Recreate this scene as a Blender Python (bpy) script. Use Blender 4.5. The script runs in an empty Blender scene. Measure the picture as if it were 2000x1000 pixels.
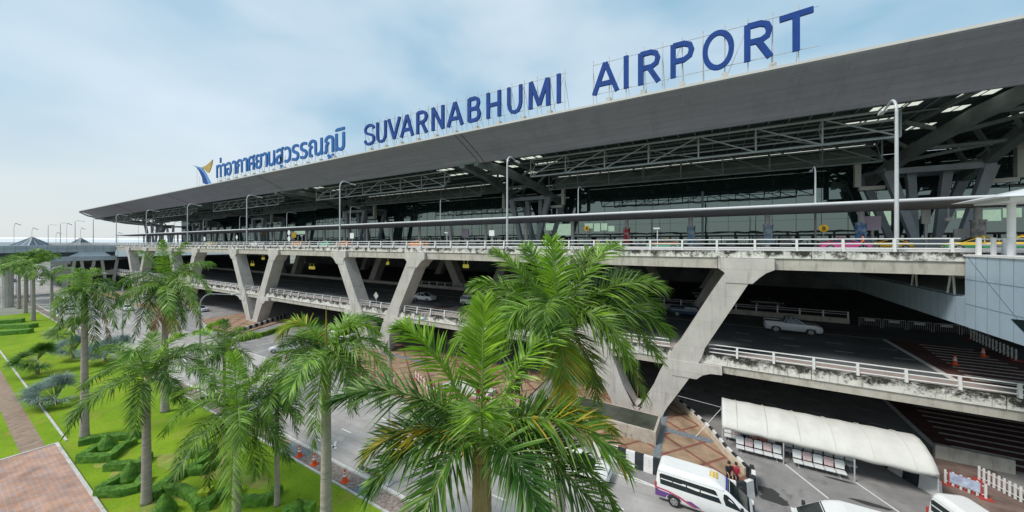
import bpy, bmesh, math, random
from mathutils import Vector, Matrix
R = math.radians
rng = random.Random(7)
C = bpy.context.scene
COL = C.collection
# ---------------------------------------------------------------- camera
# world: X runs along the terminal, Y into it, ground z = 0
F, CH, HY = 680.0, 16.6, 476.0          # focal (px of a 2000 px frame), camera height, horizon row
cam_d = bpy.data.cameras.new('camera'); cam = bpy.data.objects.new('camera', cam_d); COL.objects.link(cam)
cam.location = (0, 0, CH); cam.rotation_euler = (R(90), 0, R(30.47))
cam_d.sensor_width = 36; cam_d.lens = 36 * F / 2000; cam_d.shift_y = (HY - 500) / 2000
cam_d.clip_start = 0.1; cam_d.clip_end = 6000
C.camera = cam
# ---------------------------------------------------------------- world + sun
SUN_EL, SUN_AZ = R(52), R(205)
W = bpy.data.worlds.new('World'); C.world = W; W.use_nodes = True
nt = W.node_tree; nt.nodes.clear()
def wn(t, **k):
    n = nt.nodes.new(t)
    for a, b in k.items(): setattr(n, a, b)
    return n
out = wn('ShaderNodeOutputWorld'); mixs = wn('ShaderNodeMixShader')
sky = wn('ShaderNodeTexSky', sky_type='NISHITA'); sky.sun_disc = False; sky.sun_elevation = SUN_EL; sky.sun_rotation = SUN_AZ
sky.air_density = 1.2; sky.dust_density = 2.0
b1 = wn('ShaderNodeBackground'); b1.inputs[1].default_value = 0.11
nt.links.new(sky.outputs[0], b1.inputs[0])
tc = wn('ShaderNodeTexCoord'); mp = wn('ShaderNodeMapping'); mp.inputs['Scale'].default_value = (1.5, 1.5, 3.4); mp.inputs['Rotation'].default_value = (R(6), R(-8), R(20))
mp.inputs['Location'].default_value = (0.4, 1.3, 0.3)
nt.links.new(tc.outputs['Generated'], mp.inputs[0])
no = wn('ShaderNodeTexNoise'); no.inputs['Scale'].default_value = 1.1; no.inputs['Detail'].default_value = 4; no.inputs['Roughness'].default_value = 0.45; no.inputs['Distortion'].default_value = 0.15
nt.links.new(mp.outputs[0], no.inputs['Vector'])
cr = wn('ShaderNodeValToRGB'); nt.links.new(no.outputs[0], cr.inputs[0])
e = cr.color_ramp.elements; e[0].position = 0.37; e[0].color = (0.20, 0.335, 0.435, 1); e[1].position = 0.68; e[1].color = (0.47, 0.53, 0.58, 1)
m = cr.color_ramp.elements.new(0.5); m.color = (0.34, 0.435, 0.505, 1)
sep = wn('ShaderNodeSeparateXYZ'); nt.links.new(tc.outputs['Generated'], sep.inputs[0])
hr = wn('ShaderNodeMapRange'); hr.inputs[1].default_value = 0.0; hr.inputs[2].default_value = 0.30; hr.inputs[3].default_value = 0.95; hr.inputs[4].default_value = 0.0
hr.interpolation_type = 'SMOOTHSTEP'
nt.links.new(sep.outputs[2], hr.inputs[0])
mx = wn('ShaderNodeMixRGB'); mx.inputs[2].default_value = (0.455, 0.485, 0.49, 1)
nt.links.new(hr.outputs[0], mx.inputs[0]); nt.links.new(cr.outputs[0], mx.inputs[1])
b2 = wn('ShaderNodeBackground'); b2.inputs[1].default_value = 1.1; nt.links.new(mx.outputs[0], b2.inputs[0])
mixs.inputs[0].default_value = 0.9
nt.links.new(b1.outputs[0], mixs.inputs[1]); nt.links.new(b2.outputs[0], mixs.inputs[2]); nt.links.new(mixs.outputs[0], out.inputs[0])
sd = bpy.data.lights.new('sun', 'SUN'); sd.energy = 2.1; sd.angle = R(16); sd.color = (1.0, 0.96, 0.9)
sun = bpy.data.objects.new('sun', sd); COL.objects.link(sun)
sv = Vector((-0.45, -0.62, 0.95)).normalized()
sun.rotation_euler = sv.to_track_quat('Z', 'Y').to_euler(); sun.location = (0, -20, 60)
sky.sun_elevation = math.asin(sv.z); sky.sun_rotation = math.atan2(sv.x, sv.y)
C.view_settings.view_transform = 'Standard'; C.view_settings.look = 'None'; C.view_settings.gamma = 1.0
C.view_settings.exposure = 0.62; C.view_settings.use_curve_mapping = False
C.cycles.max_bounces = 8; C.cycles.diffuse_bounces = 4

# ---------------------------------------------------------------- photo <-> world
c30, s30 = 0.862, 0.507
def _r(px, py):
    t = (px - 1000) / F
    return Vector((-s30 + c30 * t, c30 + s30 * t, -(py - HY) / F))
def G(px, py, z=0.0):
    r = _r(px, py); return Vector((0, 0, CH)) + r * ((z - CH) / r.z)
def PY(px, py, Y):
    r = _r(px, py); return Vector((0, 0, CH)) + r * (Y / r.y)
def PZ(px, py, Z):
    return Vector((0, 0, CH)) + _r(px, py) * Z

# ---------------------------------------------------------------- mesh builder
class MB:
    def __init__(s): s.v = []; s.f = []; s.m = []; s.k = 0
    def add(s, vs, fs, k=None):
        o = len(s.v); s.v += [tuple(v) for v in vs]
        for f in fs: s.f.append(tuple(i + o for i in f)); s.m.append(s.k if k is None else k)
        return s
    def box(s, x0, x1, y0, y1, z0, z1, k=None):
        return s.add([(x0,y0,z0),(x1,y0,z0),(x1,y1,z0),(x0,y1,z0),(x0,y0,z1),(x1,y0,z1),(x1,y1,z1),(x0,y1,z1)],
                     [(0,3,2,1),(4,5,6,7),(0,1,5,4),(1,2,6,5),(2,3,7,6),(3,0,4,7)], k)
    def bar(s, p, q, w, h=None, k=None, w2=None, h2=None):
        p = Vector(p); q = Vector(q); h = w if h is None else h; w2 = w if w2 is None else w2; h2 = h if h2 is None else h2
        d = (q - p).normalized(); up = Vector((0,0,1)) if abs(d.z) < 0.95 else Vector((0,1,0))
        a = d.cross(up).normalized(); b = a.cross(d).normalized()
        vs = []
        for c, ww, hh in ((p, w, h), (q, w2, h2)):
            for i, j in ((-1,-1),(1,-1),(1,1),(-1,1)): vs.append(c + a*i*ww/2 + b*j*hh/2)
        return s.add(vs, [(0,1,2,3),(7,6,5,4),(0,4,5,1),(1,5,6,2),(2,6,7,3),(3,7,4,0)], k)
    def tube(s, pts, rs, n=8, k=None, cap=True):
        pts = [Vector(p) for p in pts]
        if not hasattr(rs, '__len__'): rs = [rs] * len(pts)
        vs = []; ref = None
        for i, p in enumerate(pts):
            d = (pts[min(i+1, len(pts)-1)] - pts[max(i-1, 0)]).normalized()
            if ref is None: ref = Vector((1,0,0)) if abs(d.x) < 0.8 else Vector((0,1,0))
            a = (ref - d*ref.dot(d)).normalized(); b = d.cross(a); ref = a
            for j in range(n):
                t = 2*math.pi*j/n; vs.append(p + (a*math.cos(t) + b*math.sin(t))*rs[i])
        fs = []
        for i in range(len(pts)-1):
            for j in range(n):
                j2 = (j+1) % n; fs.append((i*n+j, i*n+j2, (i+1)*n+j2, (i+1)*n+j))
        if cap: fs.append(tuple(range(n-1, -1, -1))); o = (len(pts)-1)*n; fs.append(tuple(range(o, o+n)))
        return s.add(vs, fs, k)
    def prism(s, poly, axis, a0, a1, k=None):
        # poly: 2-D outline; axis 'y': (x,z) pairs run from y=a0 to a1; 'x': (y,z); 'z': (x,y)
        n = len(poly)
        def mk(u, v, a): return {'y': (u,a,v), 'x': (a,u,v), 'z': (u,v,a)}[axis]
        vs = [mk(u,v,a0) for u,v in poly] + [mk(u,v,a1) for u,v in poly]
        fs = [tuple(range(n-1,-1,-1)), tuple(range(n, 2*n))] + [(i, (i+1)%n, n+(i+1)%n, n+i) for i in range(n)]
        return s.add(vs, fs, k)
    def quad(s, *p, k=None): return s.add(p, [tuple(range(len(p)))], k)
    def ball(s, c, r, n=8, m=6, k=None, sq=(1,1,1)):
        vs = []; fs = []
        for i in range(m+1):
            t = math.pi*i/m
            for j in range(n):
                u = 2*math.pi*j/n; vs.append((c[0]+r*sq[0]*math.sin(t)*math.cos(u), c[1]+r*sq[1]*math.sin(t)*math.sin(u), c[2]+r*sq[2]*math.cos(t)))
        for i in range(m):
            for j in range(n): fs.append((i*n+j, (i+1)*n+j, (i+1)*n+(j+1)%n, i*n+(j+1)%n))
        return s.add(vs, fs, k)
    def build(s, name, mat, parent=None, smooth=False, loc=None, recalc=True, bevel=0):
        me = bpy.data.meshes.new(name); me.from_pydata(s.v, [], s.f)
        mats = mat if isinstance(mat, (list, tuple)) else [mat]
        for m_ in mats: me.materials.append(m_)
        if len(mats) > 1: me.polygons.foreach_set('material_index', s.m)
        if recalc:
            bm = bmesh.new(); bm.from_mesh(me); bmesh.ops.recalc_face_normals(bm, faces=bm.faces)
            if bevel: bmesh.ops.bevel(bm, geom=list(bm.edges), offset=bevel, segments=1, affect='EDGES')
            bm.to_mesh(me); bm.free()
        if smooth: me.polygons.foreach_set('use_smooth', [True]*len(me.polygons))
        me.update()
        o = bpy.data.objects.new(name, me); COL.objects.link(o)
        if parent is not None: o.parent = parent
        if loc is not None: o.location = loc
        return o
def tag(o, label=None, cat=None, group=None, kind=None):
    if label: o['label'] = label
    if cat: o['category'] = cat
    if group: o['group'] = group
    if kind: o['kind'] = kind
    return o
def empty(name, loc=(0,0,0), rz=0, label=None, cat=None, group=None):
    o = bpy.data.objects.new(name, None); COL.objects.link(o); o.location = loc; o.rotation_euler = (0,0,rz); o.empty_display_size = 0.3
    return tag(o, label, cat, group)
def copy_tree(o, parent=None):
    c = o.copy(); COL.objects.link(c); c.parent = parent
    for ch in list(o.children): copy_tree(ch, c)
    return c
def base_name(o): return o.name.split('.')[0]

# ---------------------------------------------------------------- materials
def mat(name, col, rough=0.7, metal=0.0, var=0.0, scale=1.0, bump=0.0, bscale=None, spec=0.4, col2=None, detail=5, stretch=(1,1,1), lo=0.35, hi=0.65, alpha=None):
    m = bpy.data.materials.new(name); m.use_nodes = True; t = m.node_tree; p = t.nodes['Principled BSDF']
    p.inputs['Base Color'].default_value = (*col, 1); p.inputs['Roughness'].default_value = rough; p.inputs['Metallic'].default_value = metal
    p.inputs['Specular IOR Level'].default_value = spec
    tc = t.nodes.new('ShaderNodeTexCoord'); mp = t.nodes.new('ShaderNodeMapping'); mp.inputs['Scale'].default_value = stretch
    t.links.new(tc.outputs['Object'], mp.inputs[0])
    if var or col2:
        n = t.nodes.new('ShaderNodeTexNoise'); n.inputs['Scale'].default_value = scale; n.inputs['Detail'].default_value = detail; n.inputs['Roughness'].default_value = 0.62
        t.links.new(mp.outputs[0], n.inputs['Vector'])
        r = t.nodes.new('ShaderNodeValToRGB'); t.links.new(n.outputs[0], r.inputs[0])
        a = tuple(max(0, x*(1-var)) for x in col) if not col2 else col2; b = tuple(min(1, x*(1+var)) for x in col) if not col2 else col
        r.color_ramp.elements[0].position = lo; r.color_ramp.elements[0].color = (*a,1)
        r.color_ramp.elements[1].position = hi; r.color_ramp.elements[1].color = (*b,1)
        t.links.new(r.outputs[0], p.inputs['Base Color']); m['ramp'] = r.name
    if bump:
        n2 = t.nodes.new('ShaderNodeTexNoise'); n2.inputs['Scale'].default_value = bscale or scale*4; n2.inputs['Detail'].default_value = 6
        t.links.new(tc.outputs['Object'], n2.inputs['Vector'])
        b = t.nodes.new('ShaderNodeBump'); b.inputs['Strength'].default_value = bump; b.inputs['Distance'].default_value = 0.05
        t.links.new(n2.outputs[0], b.inputs['Height']); t.links.new(b.outputs[0], p.inputs['Normal'])
    return m
def overlay(m, col, scale, lo, hi, stretch=(1,1,1), detail=6, rough=0.7):
    """a second colour laid over the first where a noise passes a threshold (stains, dirt, dry patches)"""
    t = m.node_tree; p = t.nodes['Principled BSDF']; inp = p.inputs['Base Color']
    mx = t.nodes.new('ShaderNodeMixRGB'); 
    if inp.is_linked:
        l = inp.links[0]; s = l.from_socket; t.links.remove(l); t.links.new(s, mx.inputs[1])
    else: mx.inputs[1].default_value = inp.default_value
    mx.inputs[2].default_value = (*col, 1)
    tc = t.nodes.new('ShaderNodeTexCoord'); mp = t.nodes.new('ShaderNodeMapping'); mp.inputs['Scale'].default_value = stretch
    n = t.nodes.new('ShaderNodeTexNoise'); n.inputs['Scale'].default_value = scale; n.inputs['Detail'].default_value = detail; n.inputs['Roughness'].default_value = rough
    r = t.nodes.new('ShaderNodeMapRange'); r.inputs[1].default_value = lo; r.inputs[2].default_value = hi
    t.links.new(tc.outputs['Object'], mp.inputs[0]); t.links.new(mp.outputs[0], n.inputs['Vector']); t.links.new(n.outputs[0], r.inputs[0]); t.links.new(r.outputs[0], mx.inputs[0])
    t.links.new(mx.outputs[0], inp)
    return m
M = {}
M['conc'] = overlay(overlay(mat('pier_concrete', (0.50,0.475,0.44), 0.85, var=0.10, scale=0.5, bump=0.25, bscale=6), (0.24,0.22,0.19), 0.55, 0.55, 0.78, (2.2,2.2,0.5)), (0.12,0.11,0.10), 2.6, 0.66, 0.76, (1,1,1))
overlay(M['conc'], (0.27,0.25,0.22), 1.4, 0.56, 0.74, (2.6,2.6,0.14))
M['girder'] = overlay(mat('girder_concrete', (0.44,0.41,0.36), 0.85, var=0.12, scale=0.8, bump=0.2, bscale=6), (0.22,0.20,0.17), 0.8, 0.5, 0.75, (3,3,0.6))
M['fascia'] = overlay(overlay(mat('weathered_fascia', (0.66,0.64,0.59), 0.9, var=0.1, scale=1.2, bump=0.3, bscale=8), (0.035,0.035,0.028), 1.0, 0.48, 0.60, (0.9,1,0.9), rough=0.78), (0.16,0.15,0.12), 1.6, 0.56, 0.72, (2.2,2,0.12))
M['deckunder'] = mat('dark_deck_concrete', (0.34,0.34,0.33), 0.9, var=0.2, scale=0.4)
M['whitepaint'] = overlay(mat('white_rail_paint', (0.66,0.66,0.65), 0.5, var=0.05, scale=2), (0.35,0.33,0.3), 2.5, 0.58, 0.8)
M['pole'] = mat('lamp_pole_steel', (0.52,0.53,0.54), 0.45, 0.3, var=0.08, scale=1)
M['road'] = overlay(overlay(overlay(mat('pale_road', (0.335,0.315,0.30), 0.92, var=0.16, scale=0.35, bump=0.15, bscale=20), (0.23,0.22,0.21), 0.45, 0.48, 0.72, (0.08,1.6,1)), (0.15,0.145,0.14), 1.6, 0.62, 0.72), (0.40,0.385,0.37), 0.25, 0.58, 0.63, (0.6,1,1), 2)
M['asphalt'] = overlay(overlay(mat('parking_asphalt', (0.235,0.225,0.22), 0.9, var=0.15, scale=0.5, bump=0.2, bscale=25), (0.10,0.10,0.10), 0.7, 0.56, 0.72), (0.31,0.30,0.29), 0.25, 0.5, 0.8)
M['deckroad'] = mat('deck_asphalt', (0.10,0.105,0.11), 0.85, var=0.25, scale=0.3, bump=0.1, bscale=20)
M['paint'] = overlay(mat('road_paint', (0.62,0.61,0.58), 0.8), (0.32,0.31,0.3), 3.0, 0.52, 0.75)
M['dimpaint'] = overlay(mat('worn_road_paint', (0.70,0.68,0.64), 0.8), (0.25,0.24,0.23), 2.5, 0.5, 0.75)
M['redpaint'] = mat('red_brown_road_paint', (0.12,0.05,0.045), 0.85, var=0.25, scale=0.7)
M['grass'] = overlay(overlay(mat('lawn_grass', (0.21,0.315,0.02), 0.95, col2=(0.145,0.25,0.015), scale=0.22, bump=0.8, bscale=14, lo=0.4, hi=0.62, spec=0.1), (0.30,0.25,0.06), 0.4, 0.53, 0.78), (0.085,0.19,0.008), 5.0, 0.52, 0.75)
M['outer'] = mat('outer_ground', (0.20,0.21,0.17), 0.95, var=0.3, scale=0.02)
M['gravel'] = mat('strip_gravel', (0.23,0.19,0.165), 0.95, var=0.45, scale=5, bump=0.6, bscale=20)
M['kerb'] = overlay(mat('kerb_concrete', (0.48,0.47,0.44), 0.9, var=0.15, scale=2), (0.2,0.19,0.17), 1.5, 0.55, 0.75)
M['black'] = overlay(mat('kerb_black', (0.025,0.03,0.035), 0.7, var=0.2, scale=2), (0.14,0.14,0.14), 3, 0.6, 0.8)
M['kwhite'] = overlay(mat('kerb_white', (0.68,0.67,0.66), 0.75, var=0.06, scale=2), (0.3,0.28,0.26), 2.0, 0.6, 0.8)
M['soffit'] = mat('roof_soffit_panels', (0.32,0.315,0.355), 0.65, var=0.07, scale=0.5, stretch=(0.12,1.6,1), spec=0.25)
def seams(m, w, h, dk, ang=0, axis='xy'):
    t = m.node_tree; p = t.nodes['Principled BSDF']; inp = p.inputs['Base Color']; src = inp.links[0].from_socket
    tc = t.nodes.new('ShaderNodeTexCoord'); b = t.nodes.new('ShaderNodeTexBrick'); b.offset = 0.5 if axis == 'xy' else 0.0; b.inputs['Color1'].default_value = (1,1,1,1); b.inputs['Color2'].default_value = (0.93,0.93,0.935,1); b.inputs['Mortar'].default_value = (dk,dk,dk,1)
    b.inputs['Scale'].default_value = 1; b.inputs['Brick Width'].default_value = w; b.inputs['Row Height'].default_value = h; b.inputs['Mortar Size'].default_value = 0.03; b.inputs['Mortar Smooth'].default_value = 0.3
    if axis == 'xz':
        mp = t.nodes.new('ShaderNodeMapping'); mp.inputs['Rotation'].default_value = (R(90),0,0); t.links.new(tc.outputs['Object'], mp.inputs[0]); t.links.new(mp.outputs[0], b.inputs['Vector'])
    else: t.links.new(tc.outputs['Object'], b.inputs['Vector'])
    mx = t.nodes.new('ShaderNodeMixRGB'); mx.blend_type = 'MULTIPLY'; mx.inputs[0].default_value = 1; t.links.new(src, mx.inputs[1]); t.links.new(b.outputs['Color'], mx.inputs[2]); t.links.new(mx.outputs[0], inp)
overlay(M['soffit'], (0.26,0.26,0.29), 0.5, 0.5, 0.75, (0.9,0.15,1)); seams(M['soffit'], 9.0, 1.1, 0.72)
seams(M['conc'], 40, 2.4, 0.8, axis='xz')
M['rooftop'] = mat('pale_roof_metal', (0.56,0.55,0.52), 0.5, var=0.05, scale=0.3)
M['steel'] = mat('truss_steel', (0.20,0.25,0.25), 0.5, 0.0, var=0.15, scale=0.5)
M['lsteel'] = mat('light_truss_steel', (0.36,0.40,0.40), 0.5, 0.0, var=0.12, scale=0.5)
M['trussg'] = mat('main_truss_steel', (0.20,0.24,0.23), 0.55, 0.0, var=0.2, scale=0.3)
M['pylon'] = mat('pylon_steel', (0.32,0.36,0.39), 0.55, 0.0, var=0.12, scale=0.3)
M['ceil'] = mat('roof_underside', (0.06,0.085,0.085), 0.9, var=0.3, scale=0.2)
M['smoke'] = mat('grey_gutter_panel', (0.16,0.19,0.17), 0.6, var=0.2, scale=0.25)
M['duct'] = mat('pale_duct', (0.62,0.62,0.56), 0.6, var=0.05, scale=0.5)
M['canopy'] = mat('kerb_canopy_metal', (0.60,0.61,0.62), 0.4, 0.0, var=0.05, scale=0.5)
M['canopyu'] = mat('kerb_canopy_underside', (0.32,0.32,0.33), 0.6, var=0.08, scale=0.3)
M['blue'] = mat('sign_blue', (0.006,0.048,0.24), 0.8, var=0.15, scale=0.8)
M['midblue'] = mat('thai_sign_blue', (0.02,0.12,0.36), 0.8, var=0.12, scale=0.8)
M['skyblue'] = mat('emblem_blue', (0.10,0.27,0.55), 0.5, var=0.1, scale=0.6)
M['gold'] = mat('emblem_gold', (0.45,0.30,0.07), 0.5, var=0.2, scale=0.6)
M['clad'] = mat('blue_grey_cladding', (0.36,0.45,0.53), 0.35, 0.0, var=0.07, scale=0.4, spec=0.5)
M['cladseam'] = mat('cladding_seam', (0.16,0.20,0.23), 0.6)
M['tent'] = overlay(mat('tent_canvas', (0.60,0.59,0.55), 0.85, var=0.05, scale=1.0, bump=0.3, bscale=1.5), (0.52,0.50,0.44), 0.9, 0.5, 0.85, (1,0.4,1))
M['seatw'] = mat('bench_white', (0.62,0.63,0.63), 0.5, var=0.08, scale=6)
M['seatp'] = mat('bench_pink', (0.50,0.38,0.38), 0.5, var=0.2, scale=9)
M['dark'] = mat('dark_metal', (0.03,0.032,0.035), 0.5)
M['chrome'] = mat('wheel_alloy', (0.45,0.45,0.46), 0.3, 0.7)
M['tyre'] = mat('tyre_rubber', (0.018,0.018,0.018), 0.85)
M['cglass'] = mat('vehicle_glass', (0.012,0.022,0.024), 0.06, spec=0.6)
M['red'] = mat('signal_red', (0.42,0.06,0.05), 0.5, var=0.1, scale=3)
M['orange'] = mat('cone_orange', (0.72,0.09,0.02), 0.55, var=0.1, scale=4)
M['yellow'] = mat('sign_yellow', (0.65,0.42,0.03), 0.6)
M['white'] = mat('plain_white', (0.7,0.7,0.69), 0.5, var=0.04, scale=2)
M['pinkboard'] = mat('pale_pink_board', (0.75,0.62,0.76), 0.5)
M['far_white'] = mat('far_white_roof', (0.88,0.88,0.88), 0.6)
M['farg'] = mat('far_grey_panel', (0.38,0.42,0.44), 0.6, var=0.08, scale=0.3)
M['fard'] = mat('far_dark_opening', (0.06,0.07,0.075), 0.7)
def drip(m):
    # algae runs thickest along the top edge of each fascia (z = 16.0 and 6.6)
    t = m.node_tree; mr = [n for n in t.nodes if n.type == 'MAP_RANGE'][0]; src = mr.inputs[0].links[0].from_socket
    tc = t.nodes.new('ShaderNodeTexCoord'); sp = t.nodes.new('ShaderNodeSeparateXYZ'); md = t.nodes.new('ShaderNodeMath'); md.operation = 'MODULO'; md.inputs[1].default_value = 9.4
    r = t.nodes.new('ShaderNodeMapRange'); r.inputs[1].default_value = 5.8; r.inputs[2].default_value = 6.6; r.inputs[3].default_value = -0.08; r.inputs[4].default_value = 0.11
    ad = t.nodes.new('ShaderNodeMath'); ad.operation = 'ADD'
    t.links.new(tc.outputs['Object'], sp.inputs[0]); t.links.new(sp.outputs[2], md.inputs[0]); t.links.new(md.outputs[0], r.inputs[0]); t.links.new(r.outputs[0], ad.inputs[0]); t.links.new(src, ad.inputs[1]); t.links.new(ad.outputs[0], mr.inputs[0])
drip(M['fascia'])
def glass_wall():
    m = bpy.data.materials.new('curtain_wall_glass'); m.use_nodes = True; t = m.node_tree; t.nodes.clear()
    o = t.nodes.new('ShaderNodeOutputMaterial'); mx = t.nodes.new('ShaderNodeMixShader'); d = t.nodes.new('ShaderNodeBsdfDiffuse'); g = t.nodes.new('ShaderNodeBsdfGlossy')
    d.inputs[0].default_value = (0.016,0.038,0.038,1); g.inputs[0].default_value = (0.62,0.77,0.73,1); g.inputs['Roughness'].default_value = 0.015
    mx.inputs[0].default_value = 0.23
    tc = t.nodes.new('ShaderNodeTexCoord'); n = t.nodes.new('ShaderNodeTexNoise'); n.inputs['Scale'].default_value = 0.16; n.inputs['Detail'].default_value = 2
    b = t.nodes.new('ShaderNodeBump'); b.inputs['Strength'].default_value = 0.5; b.inputs['Distance'].default_value = 0.05
    t.links.new(tc.outputs['Object'], n.inputs['Vector']); t.links.new(n.outputs[0], b.inputs['Height']); t.links.new(b.outputs[0], g.inputs['Normal'])
    t.links.new(d.outputs[0], mx.inputs[1]); t.links.new(g.outputs[0], mx.inputs[2]); t.links.new(mx.outputs[0], o.inputs[0]); return m
M['glass'] = glass_wall()
def brick(name, c1, c2, mortar, scale, ox=(1,1), rot=0):
    m = bpy.data.materials.new(name); m.use_nodes = True; t = m.node_tree; p = t.nodes['Principled BSDF']; p.inputs['Roughness'].default_value = 0.9
    tc = t.nodes.new('ShaderNodeTexCoord'); mp = t.nodes.new('ShaderNodeMapping'); mp.inputs['Rotation'].default_value = (0,0,rot); mp.inputs['Scale'].default_value = (ox[0],ox[1],1)
    b = t.nodes.new('ShaderNodeTexBrick'); b.inputs['Color1'].default_value = (*c1,1); b.inputs['Color2'].default_value = (*c2,1); b.inputs['Mortar'].default_value = (*mortar,1)
    b.inputs['Scale'].default_value = scale; b.inputs['Mortar Size'].default_value = 0.025
    n = t.nodes.new('ShaderNodeTexNoise'); n.inputs['Scale'].default_value = 0.9; n.inputs['Detail'].default_value = 6
    mx = t.nodes.new('ShaderNodeMixRGB'); mx.blend_type = 'MULTIPLY'; mx.inputs[0].default_value = 0.7
    r = t.nodes.new('ShaderNodeValToRGB'); r.color_ramp.elements[0].position = 0.3; r.color_ramp.elements[0].color = (0.45,0.42,0.4,1); r.color_ramp.elements[1].position = 0.65; r.color_ramp.elements[1].color = (1.1,1.1,1.1,1)
    t.links.new(tc.outputs['Object'], mp.inputs[0]); t.links.new(mp.outputs[0], b.inputs['Vector']); t.links.new(tc.outputs['Object'], n.inputs['Vector'])
    t.links.new(n.outputs[0], r.inputs[0]); t.links.new(b.outputs[0], mx.inputs[1]); t.links.new(r.outputs[0], mx.inputs[2]); t.links.new(mx.outputs[0], p.inputs['Base Color'])
    return m
M['pavers'] = brick('island_pavers', (0.42,0.25,0.15), (0.36,0.23,0.15), (0.25,0.19,0.15), 2.2)
def lattice_pavers():
    m = brick('island_pavers', (0.40,0.27,0.16), (0.33,0.22,0.14), (0.22,0.17,0.13), 3.6); t = m.node_tree; p = t.nodes['Principled BSDF']; b = [n for n in t.nodes if n.type == 'TEX_BRICK'][0]
    mx0 = b.outputs['Color'].links[0].to_node
    tc = t.nodes.new('ShaderNodeTexCoord'); mp = t.nodes.new('ShaderNodeMapping'); mp.inputs['Rotation'].default_value = (0,0,R(38))
    g = t.nodes.new('ShaderNodeTexBrick'); g.offset = 0.0; g.inputs['Color1'].default_value = (0,0,0,1); g.inputs['Color2'].default_value = (0,0,0,1); g.inputs['Mortar'].default_value = (1,1,1,1); g.inputs['Scale'].default_value = 1.0; g.inputs['Brick Width'].default_value = 2.1; g.inputs['Row Height'].default_value = 2.1; g.inputs['Mortar Size'].default_value = 0.13; g.inputs['Mortar Smooth'].default_value = 0.1
    mx = t.nodes.new('ShaderNodeMixRGB'); mx.inputs[2].default_value = (0.22,0.085,0.06,1)
    t.links.new(tc.outputs['Object'], mp.inputs[0]); t.links.new(mp.outputs[0], g.inputs['Vector']); t.links.new(g.outputs['Color'], mx.inputs[0]); t.links.new(b.outputs['Color'], mx.inputs[1]); t.links.new(mx.outputs[0], mx0.inputs[1])
    return m
M['pavers'] = lattice_pavers()
M['redpaver'] = mat('red_pavers', (0.30,0.09,0.06), 0.9, var=0.35, scale=3)
M['tactile'] = mat('grey_paver_strip', (0.16,0.18,0.20), 0.9, var=0.3, scale=6)
M['plaza'] = brick('plaza_pink_pavers', (0.47,0.25,0.16), (0.37,0.25,0.22), (0.40,0.31,0.27), 1.1, (1,1))
M['path'] = mat('brown_path', (0.26,0.19,0.14), 0.95, var=0.2, scale=2)
M['walk'] = mat('deck_walkway', (0.33,0.27,0.25), 0.9, var=0.15, scale=1.5)
def leafmat(name, c1, c2, trans=0.3, rough=0.5, scale=1.5, objvar=0.35):
    m = bpy.data.materials.new(name); m.use_nodes = True; t = m.node_tree; p = t.nodes['Principled BSDF']; p.inputs['Roughness'].default_value = rough; p.inputs['Specular IOR Level'].default_value = 0.35
    tc = t.nodes.new('ShaderNodeTexCoord'); n = t.nodes.new('ShaderNodeTexNoise'); n.inputs['Scale'].default_value = scale; n.inputs['Detail'].default_value = 4
    r = t.nodes.new('ShaderNodeValToRGB'); r.color_ramp.elements[0].position = 0.33; r.color_ramp.elements[0].color = (*c1,1); r.color_ramp.elements[1].position = 0.66; r.color_ramp.elements[1].color = (*c2,1)
    t.links.new(tc.outputs['Object'], n.inputs['Vector']); t.links.new(n.outputs[0], r.inputs[0])
    oi = t.nodes.new('ShaderNodeObjectInfo'); mr = t.nodes.new('ShaderNodeMapRange'); mr.inputs[3].default_value = 1-objvar; mr.inputs[4].default_value = 1+objvar
    t.links.new(oi.outputs['Random'], mr.inputs[0])
    hs = t.nodes.new('ShaderNodeHueSaturation'); t.links.new(r.outputs[0], hs.inputs['Color']); t.links.new(mr.outputs[0], hs.inputs['Value'])
    t.links.new(hs.outputs[0], p.inputs['Base Color'])
    tr = t.nodes.new('ShaderNodeBsdfTranslucent'); t.links.new(hs.outputs[0], tr.inputs[0]); mx = t.nodes.new('ShaderNodeMixShader'); mx.inputs[0].default_value = trans
    o = t.nodes['Material Output']; t.links.new(p.outputs[0], mx.inputs[1]); t.links.new(tr.outputs[0], mx.inputs[2]); t.links.new(mx.outputs[0], o.inputs[0])
    return m
M['leaf'] = leafmat('palm_leaf_green', (0.08,0.19,0.013), (0.22,0.40,0.035))
M['leaf_bright'] = leafmat('palm_leaf_fresh', (0.15,0.32,0.012), (0.30,0.50,0.03), 0.35, objvar=0.15)
M['leaf_dark'] = leafmat('palm_leaf_dark', (0.038,0.115,0.018), (0.11,0.235,0.03), 0.25)
M['leaf_grey'] = leafmat('palm_leaf_dusty', (0.15,0.25,0.06), (0.34,0.47,0.14), 0.25)
M['leaf_yellow'] = leafmat('palm_leaf_yellowing', (0.30,0.28,0.03), (0.60,0.42,0.04), 0.3, objvar=0.1)
M['leaf_brown'] = leafmat('palm_leaf_dead', (0.20,0.13,0.07), (0.36,0.25,0.14), 0.1, objvar=0.15)
M['leaf_silver'] = leafmat('silver_palm_leaf', (0.20,0.28,0.25), (0.38,0.46,0.42), 0.15, objvar=0.12)
M['rachis'] = mat('frond_stem', (0.16,0.24,0.05), 0.5, var=0.25, scale=2)
M['shaft'] = mat('crownshaft_green', (0.13,0.22,0.06), 0.45, var=0.3, scale=1.5, stretch=(1,1,0.3))
M['trunk'] = overlay(overlay(mat('palm_trunk_grey', (0.36,0.315,0.28), 0.9, var=0.12, scale=2.0, bump=0.5, bscale=5, stretch=(1,1,4)), (0.17,0.15,0.13), 1.0, 0.52, 0.7, (0.6,0.6,7)), (0.25,0.24,0.2), 1.2, 0.55, 0.75, (1,1,1))
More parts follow.
